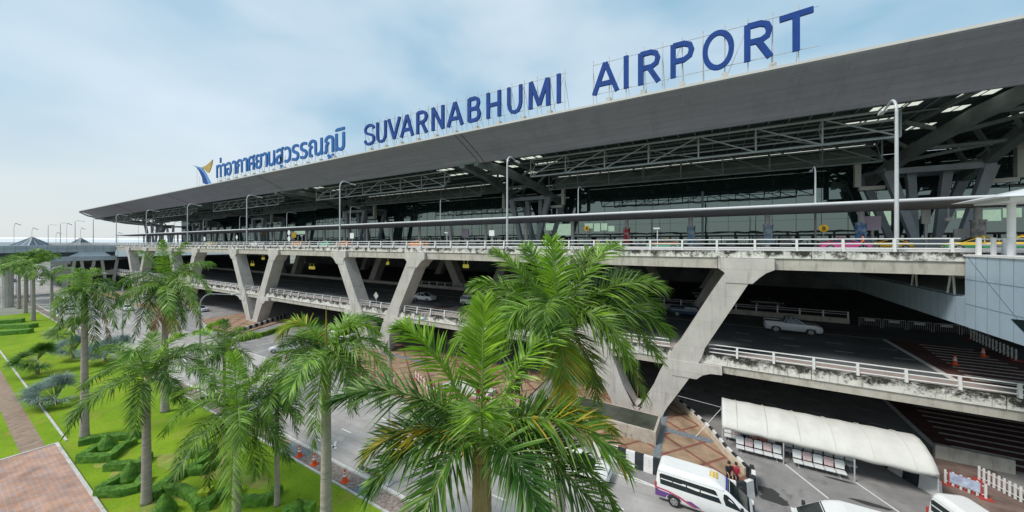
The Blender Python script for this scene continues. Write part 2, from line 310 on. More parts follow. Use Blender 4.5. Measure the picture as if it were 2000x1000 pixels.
M['trunkb'] = overlay(mat('palm_trunk_brown', (0.36,0.235,0.145), 0.9, var=0.25, scale=2.0, bump=0.8, bscale=4, stretch=(5,5,0.6)), (0.10,0.07,0.045), 3, 0.5, 0.7, (5,5,0.5))
M['hedge'] = leafmat('hedge_leaf', (0.06,0.17,0.02), (0.16,0.34,0.04), 0.15, 0.7, scale=3, objvar=0.1)
M['sheath'] = mat('peeling_tan_sheath', (0.45,0.33,0.2), 0.8, var=0.3, scale=1.5, stretch=(1,1,0.4))
M['lime'] = leafmat('lime_shrub_leaf', (0.25,0.36,0.02), (0.45,0.55,0.03), 0.2, 0.7, scale=3, objvar=0.1)

# ================================================================ SETTING: ground, roads
def sheet(name, pts, z, m, kind='structure', parent=None, thick=0.0):
    b = MB()
    if thick: b.prism([(p[0],p[1]) for p in pts], 'z', z-thick, z)
    else: b.quad(*[(p[0],p[1],z) for p in pts])
    o = b.build(name, m, parent)
    if kind: o['kind'] = kind
    return o
def rect(x0,x1,y0,y1): return [(x0,y0),(x1,y0),(x1,y1),(x0,y1)]
sheet('ground', rect(-3000,2500,-2500,3000), -0.02, M['outer'])
sheet('parking_ground', rect(-420,120,25.4,125), 0.0, M['asphalt'])
sheet('road', rect(-420,60,15.95,25.6), 0.004, M['road'])
sheet('lawn', rect(-142,30,-60,14.5), 0.05, M['grass'], thick=0.06)
sheet('verge_strip', rect(-420,30,14.62,15.82), 0.03, M['gravel'], thick=0.04)
# paved patches that cut the gravel strip
for a, b_ in ((-30.5,-27.5), (-21.2,-19.6)): sheet('strip_paving', rect(a,b_,14.63,15.81), 0.036, M['tactile'])
kb = MB(); kb.box(-420,30,14.48,14.62,-0.02,0.13); kb.box(-420,30,15.82,15.96,-0.02,0.13); kb.build('kerb', M['kerb'])['kind'] = 'structure'
sheet('path', [G(-60,745)[:2], G(49,883)[:2], G(66,877)[:2], G(17,741)[:2], G(-10,700)[:2], G(-60,660)[:2]][0:0] or [(-160,4.2),(-46.9,4.0),(-46.9,5.2),(-160,5.6)], 0.056, M['path'])
pk = MB(); pk.box(-120,-47.0,6.15,6.3,0.0,0.12); pk.build('path_kerb', M['kerb'])['kind'] = 'structure'
sheet('plaza', rect(-46.8,-20,-20,5.62), 0.16, M['plaza'], thick=0.12)
pk = MB(); pk.box(-47.0,-20,5.62,5.8,0.0,0.2); pk.box(-47.0,-46.8,-20,5.62,0.0,0.2); pk.build('plaza_kerb', M['kerb'])['kind'] = 'structure'
mk = MB()
mk.quad((-420,16.02,.010),(40,16.02,.010),(40,16.16,.010),(-420,16.16,.010))
x = -400
while x < 30:
    if not -33 < x < -30.2:
        mk.quad((x,19.1,.010),(x+1.3,19.1,.010),(x+1.3,19.24,.010),(x,19.24,.010))
        mk.quad((x+1.5,22.2,.010),(x+2.8,22.2,.010),(x+2.8,22.34,.010),(x+1.5,22.34,.010))
    x += 5.3
mk.quad((-8,25.35,.010),(-3,25.35,.010),(-3,25.47,.010),(-8,25.47,.010)); mk.quad((-34,25.42,.010),(-14,25.42,.010),(-14,25.54,.010),(-34,25.54,.010))
# zig-zag lane arrow
for a, b_ in (((-29.2,17.1),(-26.6,17.1)),((-26.9,17.1),(-27.6,17.7)),((-26.9,17.1),(-27.6,16.6)),((-56,17.6),(-53,17.6)),((-53.2,17.6),(-54.2,18.2)),((-53.2,17.6),(-54.2,17.0)),((-74,20.4),(-70,20.4)),((-88,18.3),(-84,18.5))):
    p = Vector((*a,.012)); q = Vector((*b_,.012)); n_ = (q-p).cross(Vector((0,0,1))).normalized()*0.1
    mk.quad(p-n_, q-n_, q+n_, p+n_)
def ln(b, p, q, w, z):
    p = Vector((p[0],p[1],z)); q = Vector((q[0],q[1],z)); n_ = (q-p).cross(Vector((0,0,1))).normalized()*w/2
    b.quad(p-n_, q-n_, q+n_, p+n_)
# angled parking-bay lines in front of the tent, and the small car park on the left
for a, b_ in ((G(1533.6,907),G(1618,974)), (G(1669.6,941),G(1790,1024))): ln(mk, a, b_, 0.13, .0105)
for a, b_ in ((G(1280,950),G(1210,922)),): ln(mk, a, b_, 0.14, .0115)
for a, b_ in ((G(492,690),G(540,707)),(G(500,676),G(560,660)),(G(545,707),G(600,690)),(G(490,692),G(640,650)),(G(600,700),G(655,715))): ln(mk, a, b_, 0.12, .0108)
x = -60
while x < 14:
    for yy in (41.0,44.5,48.0): mk.quad((x,yy,.0095),(x+1.3,yy,.0095),(x+1.3,yy+.12,.0095),(x,yy+.12,.0095))
    x += 4
mk.build('road_markings', M['paint'])['kind'] = 'structure'
hm = MB(); hr_ = MB()
ln(hm, (15.35,52), (15.35,40.3), 0.4, .012); hr_.quad((15.6,52,.006),(15.6,40.6,.006),(30,40.6,.006),(30,52,.006))
for i in range(9):
    yy = 41.6 + i*1.25; ln(hm, (16.5+0.1*i,yy), (26.5,yy), 0.32, .0125)
hm.build('hatching', M['dimpaint'])['kind'] = 'structure'; hr_.build('hatched_zone', M['redpaint'])['kind'] = 'structure'
# oil stains
st = MB()
for xa,xb,ya,yb in ((-23.2,-20.6,16.35,16.85),(-27.5,-26.6,16.4,16.7),(-14,-12.6,21,21.5),(-40,-37.5,23.5,24)):
    n = 16; st.quad(*[((xa+xb)/2+(xb-xa)/2*math.cos(2*math.pi*i/n)*(0.8+0.3*rng.random()), (ya+yb)/2+(yb-ya)/2*math.sin(2*math.pi*i/n)*(0.8+0.3*rng.random()), .0145) for i in range(n)])
for cx, cy, rx, ry in ((1498,958,0.75,0.4),(1512,975,0.8,0.45),(1500,962,0.5,0.5),(1640,938,0.9,0.12),(1700,985,1.0,0.2)):
    g = G(cx,cy); n = 18
    st.quad(*[(g.x+rx*math.cos(2*math.pi*i/n)*(0.8+0.35*rng.random()), g.y+ry*math.sin(2*math.pi*i/n)*(0.8+0.35*rng.random()), .0085+0.0003*rx) for i in range(n)])
st.build('oil_stains', mat('oil_stain', (0.045,0.045,0.045), 0.6))['kind'] = 'structure'

# ---- traffic islands
def island(name, poly, z=0.15, m='pavers'):
    return sheet(name, poly, z, M[m], thick=z+0.02)
I3 = [(-8.2,27.5),(1.1,27.4),(1.8,28.2),(1.8,29.6),(0.4,32.2),(-0.6,34.5),(-2.2,37.2),(-4.2,39.4),(-13.6,39.6),(-15.2,33.5),(-14.2,30.0)]
island('paved_island', I3)
I2 = [(-48,33),(-41,27.2),(-37,26.2),(-18.5,26.2),(-17.2,29),(-18,40),(-50,40)]
island('paved_island', I2)
I1 = [(-97,31.5),(-94,29.2),(-76.2,28.4),(-75.2,29.4),(-79.5,39.5),(-97,39.5)]
island('paved_island', I1)
for k in range(3,5):
    cx = -6.8-39.3*k; island('paved_island', [(cx-12,29.5),(cx+8,29.5),(cx+9,31),(cx+4,39.5),(cx-12,39.5)])
# red paver lattice and grey strips on the right-hand island
gp_ = MB(); ln(gp_, G(1300,805), G(1276,925), 0.55, 0.163); ln(gp_, G(1296,842), G(1392,866), 0.75, 0.1665); ln(gp_, G(745,690), G(835,712), 0.7, 0.163)
gp_.build('grey_paver_bands', M['tactile'])['kind'] = 'structure'

# ---- black and white barrier kerbs
def barrier(pts, h, w, step, label, cat='kerb', closed=False, z0=0.0, group=None, first=0):
    root = empty('barrier_kerb', (pts[0][0], pts[0][1], z0), 0, label, cat, group)
    a = MB(); P = [Vector((p[0],p[1],0)) for p in pts]
    # resample
    d = [0]
    for i in range(len(P)-1): d.append(d[-1]+(P[i+1]-P[i]).length)
    L = d[-1]; n = max(2, round(L/step)); 
    def at(s):
        s = max(0, min(L-1e-6, s))
        for i in range(len(P)-1):
            if s <= d[i+1]: return P[i].lerp(P[i+1], (s-d[i])/(d[i+1]-d[i]))
        return P[-1]
    def off(s):
        t_ = (at(s+0.15)-at(s-0.15)).normalized(); return t_.cross(Vector((0,0,1)))
    for i in range(n):
        s0, s1 = L*i/n, L*(i+1)/n; k = (i+first) % 2
        p, q = at(s0), at(s1); np_, nq = off(s0), off(s1)
        prof = ((-w/2,0),(-w/2*0.75,h*0.3),(-w/2*0.5,h),(w/2*0.5,h),(w/2*0.75,h*0.3),(w/2,0))
        vs = [p+np_*u+Vector((0,0,v)) for u,v in prof]+[q+nq*u+Vector((0,0,v)) for u,v in prof]
        m_ = len(prof); fs = [(j,j+1,m_+j+1,m_+j) for j in range(m_-1)]
        if i == 0: fs.append(tuple(range(m_)))
        if i == n-1: fs.append(tuple(range(2*m_-1,m_-1,-1)))
        a.add(vs, fs, k)
    o = a.build('striped_kerb', [M['black'],M['kwhite']], root, recalc=False); o.location = -root.location + Vector((0,0,z0))
    return root
barrier([(-8.4,27.0),(-3,26.95),(1.15,26.95),(1.9,27.5),(2.2,28.6),(2.1,29.6)], 1.1, 0.45, 0.62, 'tall black and white striped kerb round the front and tip of the paved island behind the white vans', first=1)
cw = barrier([(1.95,29.8),(0.65,32.1),(-0.35,34.5),(-1.9,37.2),(-3.6,39.6)], 0.75, 0.3, 0.62, 'low black and white topped kerb wall running from the island tip back under the lower deck')
for ch in list(cw.children): ch.location.z += 0.0
b = MB(); wp = [(1.74,29.7),(0.44,32.0),(-0.56,34.4),(-2.11,37.1),(-3.8,39.5)]
for (xa,ya),(xb,yb) in zip(wp[:-1],wp[1:]): b.bar((xa-1.95,ya-29.8,0.37),(xb-1.95,yb-29.8,0.37),0.12,0.62)
b.build('inner_wall', mat('cream_inner_wall',(0.52,0.44,0.34),0.85,var=0.15,scale=2), cw)
barrier([(-15.6,33.8),(-14.9,31.2),(-14.0,29.6)], 0.5, 0.35, 0.45, 'short black and white kerb behind the yellowing palm fronds, left edge of the right island')
barrier([G(452,657)[:2],G(480,646)[:2],G(540,626)[:2],G(556,619)[:2]], 0.75, 0.4, 0.8, 'black and white striped kerb on the right side of the far island below the second pier')
barrier([G(390,628)[:2],G(402,640)[:2]], 0.5, 0.4, 0.8, 'bit of dark striped kerb at the left edge of the far island beside the curved lamp')
barrier([(9.6,38.6),(10.6,37.4),(11.2,36.0),(11.9,34.8),(12.6,33.9)], 1.0, 0.55, 0.95, 'chunky black and white concrete barrier blocks behind the right end of the white tent')
# ---- long concrete trough on the island
tr = empty('concrete_planter', (-9,32,0.15), 0, 'long stained concrete planter box with dark dirty top on the paved island', 'planter')
b = MB(); b.prism([(-5.2,-1.3),(4.7,-1.6),(4.7,1.5),(-4.6,1.9)], 'z', 0, 1.05); b.build('planter_wall', overlay(mat('stained_planter', (0.42,0.37,0.31),0.9,var=0.15,scale=1,bump=0.3), (0.06,0.05,0.04), 1.2, 0.56, 0.68, (1,1,0.6)), tr)
b = MB(); b.prism([(-5.1,-1.05),(4.5,-1.35),(4.5,1.3),(-4.5,1.7)], 'z', 1.05, 1.09); b.build('planter_top', mat('mossy_dark_water',(0.055,0.06,0.045),0.35,var=0.3,scale=1), tr)

# ================================================================ PIERS AND DECKS
YE = 36.0; ZU = 16.0; ZL = 6.5
PX = [-6.8-39.3*k for k in range(5)]
def pier_mesh(front=True):
    b = MB()
    zs = [0,0.6,1.2,2.0,2.8,3.6,4.3,5.0,5.7,6.4,7.2,9.0,11.0,12.6,13.3,13.9,14.4]
    def cx(z):
        if z < 6.4: return 1.15 + (4.35-1.15)*(z/6.4)**0.95
        return 4.35 + (8.7-4.35)*(z-6.4)/8.0
    def hw(z):
        if z < 0.8: return 1.15-0.25*z
        if z < 4.3: return 0.95+0.10*(z-0.8)
        if z < 5.0: return 1.3
        if z <= 6.4: return 1.3
        if z < 12.6: return 1.08
        return 1.08
    y0, y1 = 0.0, 2.1
    for s in (-1,1):
        for z0, z1 in zip(zs[:-1], zs[1:]):
            a0,a1 = cx(z0)-hw(z0), cx(z0)+hw(z0); b0,b1 = cx(z1)-hw(z1), cx(z1)+hw(z1)
            vs = [(s*a0,y0,z0),(s*a1,y0,z0),(s*b1,y0,z1),(s*b0,y0,z1),(s*a0,y1,z0),(s*a1,y1,z0),(s*b1,y1,z1),(s*b0,y1,z1)]
            b.add(vs, [(0,1,2,3),(7,6,5,4),(0,3,7,4),(1,5,6,2)])
        # saddle between the legs: curved top
        pts = [(s*0.0,0.0),(s*0.0,0.55)] 
        for z in (0.58,0.75,1.1,1.7,2.4): pts.append((s*(cx(z)-hw(z)+0.0) if z>0.6 else s*0.25, z))
        pts.append((s*(cx(0)-hw(0)),0.0))
        if s < 0: pts = pts[::-1]
        b.prism(pts, 'y', 0.02, 2.08)
        # top head with fillets
        h = [(6.9,15.35),(6.9,14.45),(7.35,14.1),(7.55,13.6),(7.45,13.2),(9.4,13.2),(9.9,13.75),(10.35,14.15),(10.9,14.42),(10.9,15.35)]
        h = [(s*u,v) for u,v in h]
        if s < 0: h = h[::-1]
        b.prism(h, 'y', -0.06, 2.15)
        # head at the lower deck
        h = [(2.9,5.75),(2.9,5.0),(3.2,4.3),(5.2,4.3),(5.7,4.75),(6.3,5.0),(7.2,5.05),(7.2,5.75)]
        h = [(s*u,v) for u,v in h]
        if s < 0: h = h[::-1]
        b.prism(h, 'y', -0.06, 2.15)
    return b
pm = pier_mesh()
names = ['nearest pale concrete V pier, its right leg framing the silver pickup', 'second pale concrete V pier, between the yellow-tipped palm and the big palm',
         'third concrete V pier, on the brick island beyond the curved lamp', 'concrete V pier behind the tall palm with the brown skirt']
p0 = None
for i, x in enumerate(PX):
    if p0 is None: o = p0 = pm.build('concrete_pier', M['conc'], loc=(x,YE-0.25,0.0))
    else: o = p0.copy(); COL.objects.link(o); o.location = (x,YE-0.25,0.0)
    if i < 4: tag(o, names[i], 'pier', 'V piers carrying the decks')
    else: tag(o, '%s concrete V pier from the right in the outer row, far left' % ['','','','','fifth','sixth','seventh','eighth','ninth'][i], 'pier', 'V piers carrying the decks')
for ri, (ry, rl) in enumerate(((62.0,'second'),(88.0,'third'))):
    for i, x in enumerate([-6.8-39.3*k for k in range(-1,4)]):
        o = p0.copy(); COL.objects.link(o); o.location = (x,ry,0.0)
        tag(o, 'dim V pier in the shade, %s from the right in the %s row back' % (['first','second','third','fourth','fifth','sixth','seventh','eighth'][i], rl), 'pier', 'V piers in the dark under the decks')
DX0, DX1 = -353.0, 90.0
up = empty('upper_road_deck', (0,YE,ZU), 0, 'long upper concrete road deck with weathered black-stained edge, level with the eye', 'road deck')
lo_ = empty('lower_road_deck', (0,YE,ZL), 0, 'lower concrete road deck with stained edge carried between the V piers', 'road deck')
def local(o): o.location = o.location - o.parent.location if o.parent else o.location; return o
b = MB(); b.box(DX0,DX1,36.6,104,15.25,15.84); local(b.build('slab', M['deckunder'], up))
b = MB(); b.box(DX0,DX1,37.6,103.5,15.842,15.846); b.box(DX0,DX1,36.7,37.6,15.842,15.9); local(b.build('road_surface', M['deckroad'], up))
DXF = DX0; DX0 = -190.0
b = MB()
x = DX0
while x < DX1:                                  # fascia in cast lengths with open joints
    b.box(x+0.03, min(x+9.8,DX1), 36.0, 36.62, 15.38, 16.0); x += 9.825
local(b.build('edge_fascia', M['fascia'], up))
b = MB(); b.box(DX0,DX1,37.5,37.7,15.9,16.3); local(b.build('low_parapet', M['kwhite'], up))
b = MB()
edges = []
xs = sorted([x+s for x in PX for s in (-10.9,-6.9,6.9,10.9)])
gx = [DX0]+xs+[DX1]
for i in range(0,len(gx)-1,2): b.box(gx[i]+0.05, gx[i+1]-0.05, 36.12, 36.9, 14.42, 15.36)
for yy in (45,53,71,79,96): b.box(DX0,DX1,yy,yy+0.7,14.3,15.24)
for x in PX+[32.5]:
    for s in (-8.9,8.9): b.box(x+s-0.8,x+s+0.8,37.4,103,14.35,15.25)
local(b.build('girder', M['girder'], up))
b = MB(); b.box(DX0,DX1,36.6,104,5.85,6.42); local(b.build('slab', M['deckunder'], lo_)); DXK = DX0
b = MB(); b.box(DX0,DX1,39.0,103.5,6.422,6.426); local(b.build('road_surface', M['deckroad'], lo_))
b = MB(); b.box(DX0,DX1,36.62,38.9,6.424,6.52); local(b.build('walkway', M['walk'], lo_))
b = MB(); x = DX0
while x < DX1: b.box(x+0.03, min(x+9.8,DX1), 36.0, 36.62, 5.78, 6.6); x += 9.825
local(b.build('edge_fascia', M['fascia'], lo_))
b = MB()
xs = sorted([x+s for x in PX for s in (-7.2,-2.9,2.9,7.2)]); gx = [DX0]+xs+[DX1]
for i in range(0,len(gx)-1,2): b.box(gx[i]+0.05, gx[i+1]-0.05, 36.12, 36.9, 5.1, 5.76)
for yy in (45,53,71,79,96): b.box(DX0,DX1,yy,yy+0.7,5.0,5.84)
local(b.build('girder', M['girder'], lo_))
# back wall of the undercroft
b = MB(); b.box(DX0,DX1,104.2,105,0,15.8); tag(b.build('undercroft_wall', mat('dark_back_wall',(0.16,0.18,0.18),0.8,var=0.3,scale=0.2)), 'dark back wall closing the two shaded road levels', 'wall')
# markings on the lower deck
b = MB(); x = -80
while x < 15:
    for yy in (40.5,44.0,47.3): b.quad((x,yy,6.431),(x+1.3,yy,6.431),(x+1.3,yy+.13,6.431),(x,yy+.13,6.431))
    x += 3.9
b.quad((-200,51.8,6.431),(15,51.8,6.431),(15,51.95,6.431),(-200,51.95,6.431))
ln(b, (15.3,52.0), (15.3,39.1), 0.4, 6.434)
for i in range(11):
    yy = 39.9+i*1.12; ln(b, (16.4+0.12*i,yy), (21.2,yy), 0.3, 6.4345)
for i in range(12): ln(b, (-38+i*0.75,39.3), (-38+i*0.75+2.2,43.6), 0.28, 6.4345)
b.build('deck_markings', M['dimpaint'])['kind'] = 'structure'
b = MB(); b.quad((15.6,52,6.429),(15.6,39.1,6.429),(23,39.1,6.429),(23,52,6.429)); b.quad((-40,39.2,6.429),(-28,39.2,6.429),(-26,43.7,6.429),(-38,43.7,6.429)); b.build('deck_red_zone', M['redpaint'])['kind'] = 'structure'

# ---- railings
def railing(name, x0, x1, step, y, z, label, skip=(), h=1.0, postw=0.16, nr=3, matn='whitepaint', off=0.0):
    root = empty(name, (x0,y,z), 0, label, 'railing')
    pm_ = MB(); pm_.prism([(-0.17,0),(0.10,0),(0.05,h),(-0.07,h)], 'x', -postw/2, postw/2)
    first = None; x = x0+off; n = 0
    while x <= x1 and n < 99:
        if not any(a < x < b_ for a,b_ in skip):
            if first is None: first = pm_.build('post', M[matn], root); o = first
            else: o = first.copy(); COL.objects.link(o)
            o.location = (x-x0,0,0); n += 1
        x += step
    segs = []; cur = x0
    for a,b_ in sorted(skip):
        if a > cur: segs.append((cur,min(a,x1)))
        cur = max(cur,b_)
    if cur < x1: segs.append((cur,x1))
    for j in range(nr):
        zz = h*(0.95-j*0.36); rb = MB()
        for a,b_ in segs: rb.tube([(a-x0,0,zz),(b_-x0,0,zz)], 0.05, 8)
        rb.build('rail', M[matn], root)
    return root
railing('railing', -84.0, 14.4, 2.8, 36.2, 16.0, 'near stretch of white three-rail railing on the upper deck edge')
railing('railing', -353.0, -84.3, 2.8, 36.2, 16.0, 'far stretch of white railing on the upper deck, shrinking towards the roof tip')
sk = [(x+s*4.6-1.6, x+s*4.6+1.6) for x in PX for s in (-1,1)]
railing('railing', -91.0, 60, 2.57, 36.2, 6.6, 'white railing along the lower deck edge, broken where the pier legs pass', skip=sk, nr=3, h=0.95)
railing('railing', -330.0, -91.2, 2.57, 36.2, 6.6, 'far white railing along the lower deck beyond the third pier', skip=sk, nr=3, h=0.95)
railing('railing', -60.0, 14.5, 2.4, 60.0, 7.1, 'dim grey railing on the divider in the middle of the lower deck', nr=2, h=0.8, matn='pole')
b = MB(); b.box(-200,14.5,59.7,60.3,6.43,7.1); tag(b.build('divider_wall', M['girder']), 'low concrete divider wall in the middle of the lower deck', 'barrier')
DX0 = DXF
# ---- second kerb islands on the upper deck
b = MB(); b.box(DX0,DX1,55.0,62.4,15.846,16.02); b.box(DX0,DX1,76,103.5,15.846,16.02); b.build('kerb_island', M['walk'])['kind'] = 'structure'

# ================================================================ TERMINAL
TX = [33.5-81*k for k in range(6)]            # main truss lines
RX0, RX1 = -368.0, 110.0
term = empty('terminal_building', (0,54,ZU), 0, 'huge airport terminal with dark glass front under a long sweeping grey roof', 'terminal')
def T(o): o.location = o.location - Vector((0,54,ZU)); return o
# wing-shaped eave: grey soffit and pale top edge
b = MB(); prof = [(54.0,38.15),(55.5,37.55),(57.5,36.7),(59.5,35.75),(61.0,34.95),(62.0,34.3),(62.35,34.3),(62.35,35.6),(62,38.9),(54.0,38.4)]
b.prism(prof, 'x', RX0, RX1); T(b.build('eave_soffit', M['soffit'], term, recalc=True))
# open joints at each main truss
b = MB()
for x in [-44.6+81*1-81*k for k in range(0,6)]:
    for (y0,z0),(y1,z1) in zip(prof[:5],prof[1:6]):
        for dx in (-0.35,1.1): b.bar((x+dx,y0,z0-0.012),(x+dx,y1,z1-0.012),0.14,0.05)
T(b.build('soffit_joint', M['dark'], term))
b = MB(); b.box(RX0,RX1,53.82,54.5,38.3,38.62); b.prism([(54.5,38.45),(62,39.1),(108,41.5),(108,41.9),(54.5,38.6)], 'x', RX0, RX1); T(b.build('roof', M['rooftop'], term))
# underside: panels with open strips between them
bb = MB(); holes = MB()
strips = [(67.2,68.3),(74.2,75.3),(90.4,91.2),(94.0,94.6)]
rows = []; y = 62.36
for a,b_ in strips: rows.append((y,a)); y = b_
rows.append((y,104.0))
for y0,y1 in rows: bb.box(RX0,RX1,y0,y1,35.55,35.9)
for y0,y1 in strips:
    x = RX0
    while x < RX1: bb.box(x,x+0.5,y0,y1,35.57,35.85); x += 2.9
T(bb.build('ceiling', M['ceil'], term))
LIGHTS = []
for x in TX+[TX[0]+81]:
    for s_ in (-1,1):
        for a,b_,y0,y1 in ((9.8,14.8,67.4,68.9),(10.3,16.2,73.9,75.2),(3.4,6.9,66.8,68.6),(3.6,6.8,72.4,74.6),(3.8,6.6,80.4,83.2)):
            k = 3; w_ = (b_-a)/k
            for j in range(k):
                xa, xb = sorted((x+s_*(a+j*w_+0.12), x+s_*(a+(j+1)*w_-0.12))); lb = MB(); lb.box(xa,xb,y0,y1,35.50,35.54); LIGHTS.append(lb)
    lb = MB(); lb.box(x+8,x+73,90.3,90.62,35.2,35.24); LIGHTS.append(lb)
def lightmat():
    m = mat('skylight_glow',(0.8,0.8,0.72),0.5); p = m.node_tree.nodes['Principled BSDF']; p.inputs['Emission Color'].default_value=(0.85,0.9,0.8,1); p.inputs['Emission Strength'].default_value=0.5; return m  # emission stands in for daylight coming through the skylights
rlm = lightmat()
for lb in LIGHTS[:98]: T(lb.build('glowing_skylight', rlm, term))
# glass front
g = MB(); g.quad((RX0+6,104,16),(RX1,104,16),(RX1,104,35.5),(RX0+6,104,35.5)); T(g.build('glass_front', M['glass'], term, recalc=False))
b = MB(); x = RX0+6
while x < RX1: b.box(x-0.03,x+0.03,103.90,103.97,16,35.5); x += 4.5
for z in (18.6,22.2,25.8,29.4,33.0): b.box(RX0+6,RX1,103.905,103.965,z-0.02,z+0.02)
T(b.build('glazing_joint', M['dark'], term))
b = MB(); x = RX0+10.5                         # spider fittings
while x < RX1:
    if x > -130:
        for z in (20.4,24,27.6,31.2):
            for dx,dz in ((-.3,-.3),(.3,-.3),(-.3,.3),(.3,.3)): b.box(x+dx-.06,x+dx+.06,103.84,103.9,z+dz-.06,z+dz+.06)
    x += 9
T(b.build('glazing_fitting', M['lsteel'], term))
# glowing panes stand in for sky seen through the building
def skyglowm():
    m = mat('see_through_sky_glow',(0.4,0.5,0.42),0.6,var=0.4,scale=0.6); p = m.node_tree.nodes['Principled BSDF']; p.inputs['Emission Color'].default_value=(0.42,0.60,0.45,1); p.inputs['Emission Strength'].default_value=0.42; return m
lm = skyglowm()
def pane(px0,px1,py0,py1):
    p = PY(px0,py1,103.8); q = PY(px1,py0,103.8)
    b = MB(); b.box(p.x,q.x,103.74,103.80,p.z,q.z); T(b.build('sky_glow_pane', lm, term))
for a in ((1066,1083,436,450),(1085,1116,437,460),(1142,1158,436,446),(1160,1172,436,452),(1174,1186,436,450),(1188,1200,441,452),(1700,1716,412,430),(1718,1740,412,440),(1868,1890,411,426),(1893,1900,411,436),(1915,1955,409,432),(1958,1995,406,425),(575,600,446,458)): pane(*a)
# dark door band and portals
b = MB(); b.box(RX0+6,RX1,102.9,103.6,18.4,18.8)
x = RX0+12
while x < RX1: b.box(x-0.12,x+0.12,103.2,103.6,16,18.4); x += 3
T(b.build('door_canopy', M['dark'], term))
r2 = random.Random(3); x = -330; dsm = mat('pale_door_screen',(0.42,0.47,0.47),0.5,var=0.5,scale=0.3)
while x < 60:
    b = MB()
    w_ = 1.5+2.5*r2.random(); h_ = 0.9+1.6*r2.random(); b.box(x,x+w_,101.6+r2.random(),102.8,16.02,16.02+h_); x += w_+1+5*r2.random(); T(b.build('door_screen', dsm, term))
# main trusses
def pylon(x):
    r = MB()
    for s in (-1,1):
        r.bar((x+s*2.4,91,16.0),(x+s*6.1,91,29.8),0.9,1.3,w2=1.55,h2=1.3)
        r.bar((x+s*1.3,95,16.0),(x+s*2.3,94,29.8),0.8,1.2,w2=1.2,h2=1.2)
        r.bar((x+s*2.6,100,16.0),(x+s*7.2,100,30.5),0.9,1.2,w2=1.4,h2=1.2)
    r.box(x-3.6,x+3.6,90.3,91.9,16.02,17.5)
    r.bar((x-6.6,91,29.9),(x+6.6,91,29.9),0.8,1.0); r.bar((x-7.4,100,30.4),(x+7.4,100,30.4),0.8,1.0)
    r.bar((x-6.3,91,30.3),(x-7.2,100,30.8),0.7); r.bar((x+6.3,91,30.3),(x+7.2,100,30.8),0.7)
    T(r.build('roof_pylon', M['pylon'], term))
def mtruss(x):
    t = MB()
    path = [((-6.4,99,29.2),(6.4,99,29.2)),((-6.2,94,30.2),(6.2,94,30.2)),((-5.0,84,32.3),(5.0,84,32.3)),((-3.2,72,34.1),(3.4,72,34.1)),((-1.9,61.8,34.5),(2.0,61.8,34.5))]
    for k in range(len(path)-1):
        for s in (0,1):
            p = Vector(path[k][s])+Vector((x,0,0)); q = Vector(path[k+1][s])+Vector((x,0,0)); t.bar(p,q,1.3,1.7)
    for k in range(1,len(path)):
        p = Vector(path[k][0])+Vector((x,0,0)); q = Vector(path[k][1])+Vector((x,0,0)); t.bar(p,q,0.5,0.5)
    for ys,z in ((97,29.6),(89,31.2),(80,33.0),(70,34.2)):
        w_ = 6.2-(94-ys)/32*4.2
        for s in (-1,1): t.bar((x+s*w_,ys,z),(x+s*(w_*0.3),ys-4,35.5),0.5,0.6)
        t.bar((x-w_,ys,z),(x+w_*0.9,ys-6,z+1.2),0.45,0.5)
    # upper prism chord and raking members
    for s in (-1,1):
        t.bar((x+s*10,98,35.2),(x+s*6,64,35.4),0.6,0.7)
        for ys in (92,84,76): t.bar((x+s*9,ys,35.2),(x+s*5.4,ys+1,31.6+(92-ys)*0.14),0.45,0.5)
    T(t.build('main_truss', M['trussg'], term))
for x in TX+[TX[0]+81]:
    mtruss(x); 
    if x < 60: pylon(x)
# lengthwise lattice trusses between the main ones
def lattice(y, zb, zt, x0, x1, n, name, m, r=0.16):
    b = MB(); b.tube([(x0,y,zt),(x1,y,zt)], r*1.3, 8); b.tube([(x0,y,zb),(x1,y,zb)], r*1.1, 8)
    b.tube([(x0,y+2.2,zt-0.8),(x1,y+2.2,zt-0.8)], r*1.2, 8); b.tube([(x0,y+2.2,zb+1.5),(x1,y+2.2,zb+1.5)], r*0.8, 6)
    for i in range(n+1):
        x = x0+(x1-x0)*i/n; b.tube([(x,y,zb),(x,y,zt)], r*0.8, 6); b.tube([(x,y,zb),(x,y+2.2,zt-0.8)], r*0.6, 6); b.tube([(x,y,zt),(x,y+2.2,zt-0.8)], r*0.6, 6)
        if i < n:
            xn = x0+(x1-x0)*(i+1)/n
            if i < n/2: b.tube([(x,y,zb),(xn,y,zt)], r*0.7, 6)
            else: b.tube([(x,y,zt),(xn,y,zb)], r*0.7, 6)
            if i % 2: b.tube([(x,y+2.2,zt-.8),(xn,y,zb)], r*0.4, 6)
    T(b.build(name, m, term))
for k,x in enumerate(TX):
    lattice(67.5,31.2,34.9,x+12.5,x+69,7,'lattice_truss',M['lsteel'])
    lattice(80.5,30.2,34.2,x+11,x+71,8,'lattice_truss',M['steel'],0.15)
    b = MB(); b.box(x+9,x+72,89,89.3,31.9,34.3); T(b.build('gutter_panel', M['smoke'], term))
    b = MB()
    for i in range(28):
        xx = x+6+i*2.55; b.box(xx-0.08,xx+0.08,62.5,103.8,35.34,35.48)
    for yy in (64.2,71,78,86,97): b.box(x+6,x+75,yy-0.12,yy+0.12,35.1,35.3)
    T(b.build('roof_beam', M['steel'], term))
    for s in (-9.9,9.9):
        b = MB(); b.box(x+s-0.45,x+s+0.45,92.2,93.2,27.6,34.5); xa,xb = sorted((x+s*0.98,x+s*0.62)); b.box(xa,xb,92.2,93.2,26.9,27.62); T(b.build('drain_duct', M['duct'], term))
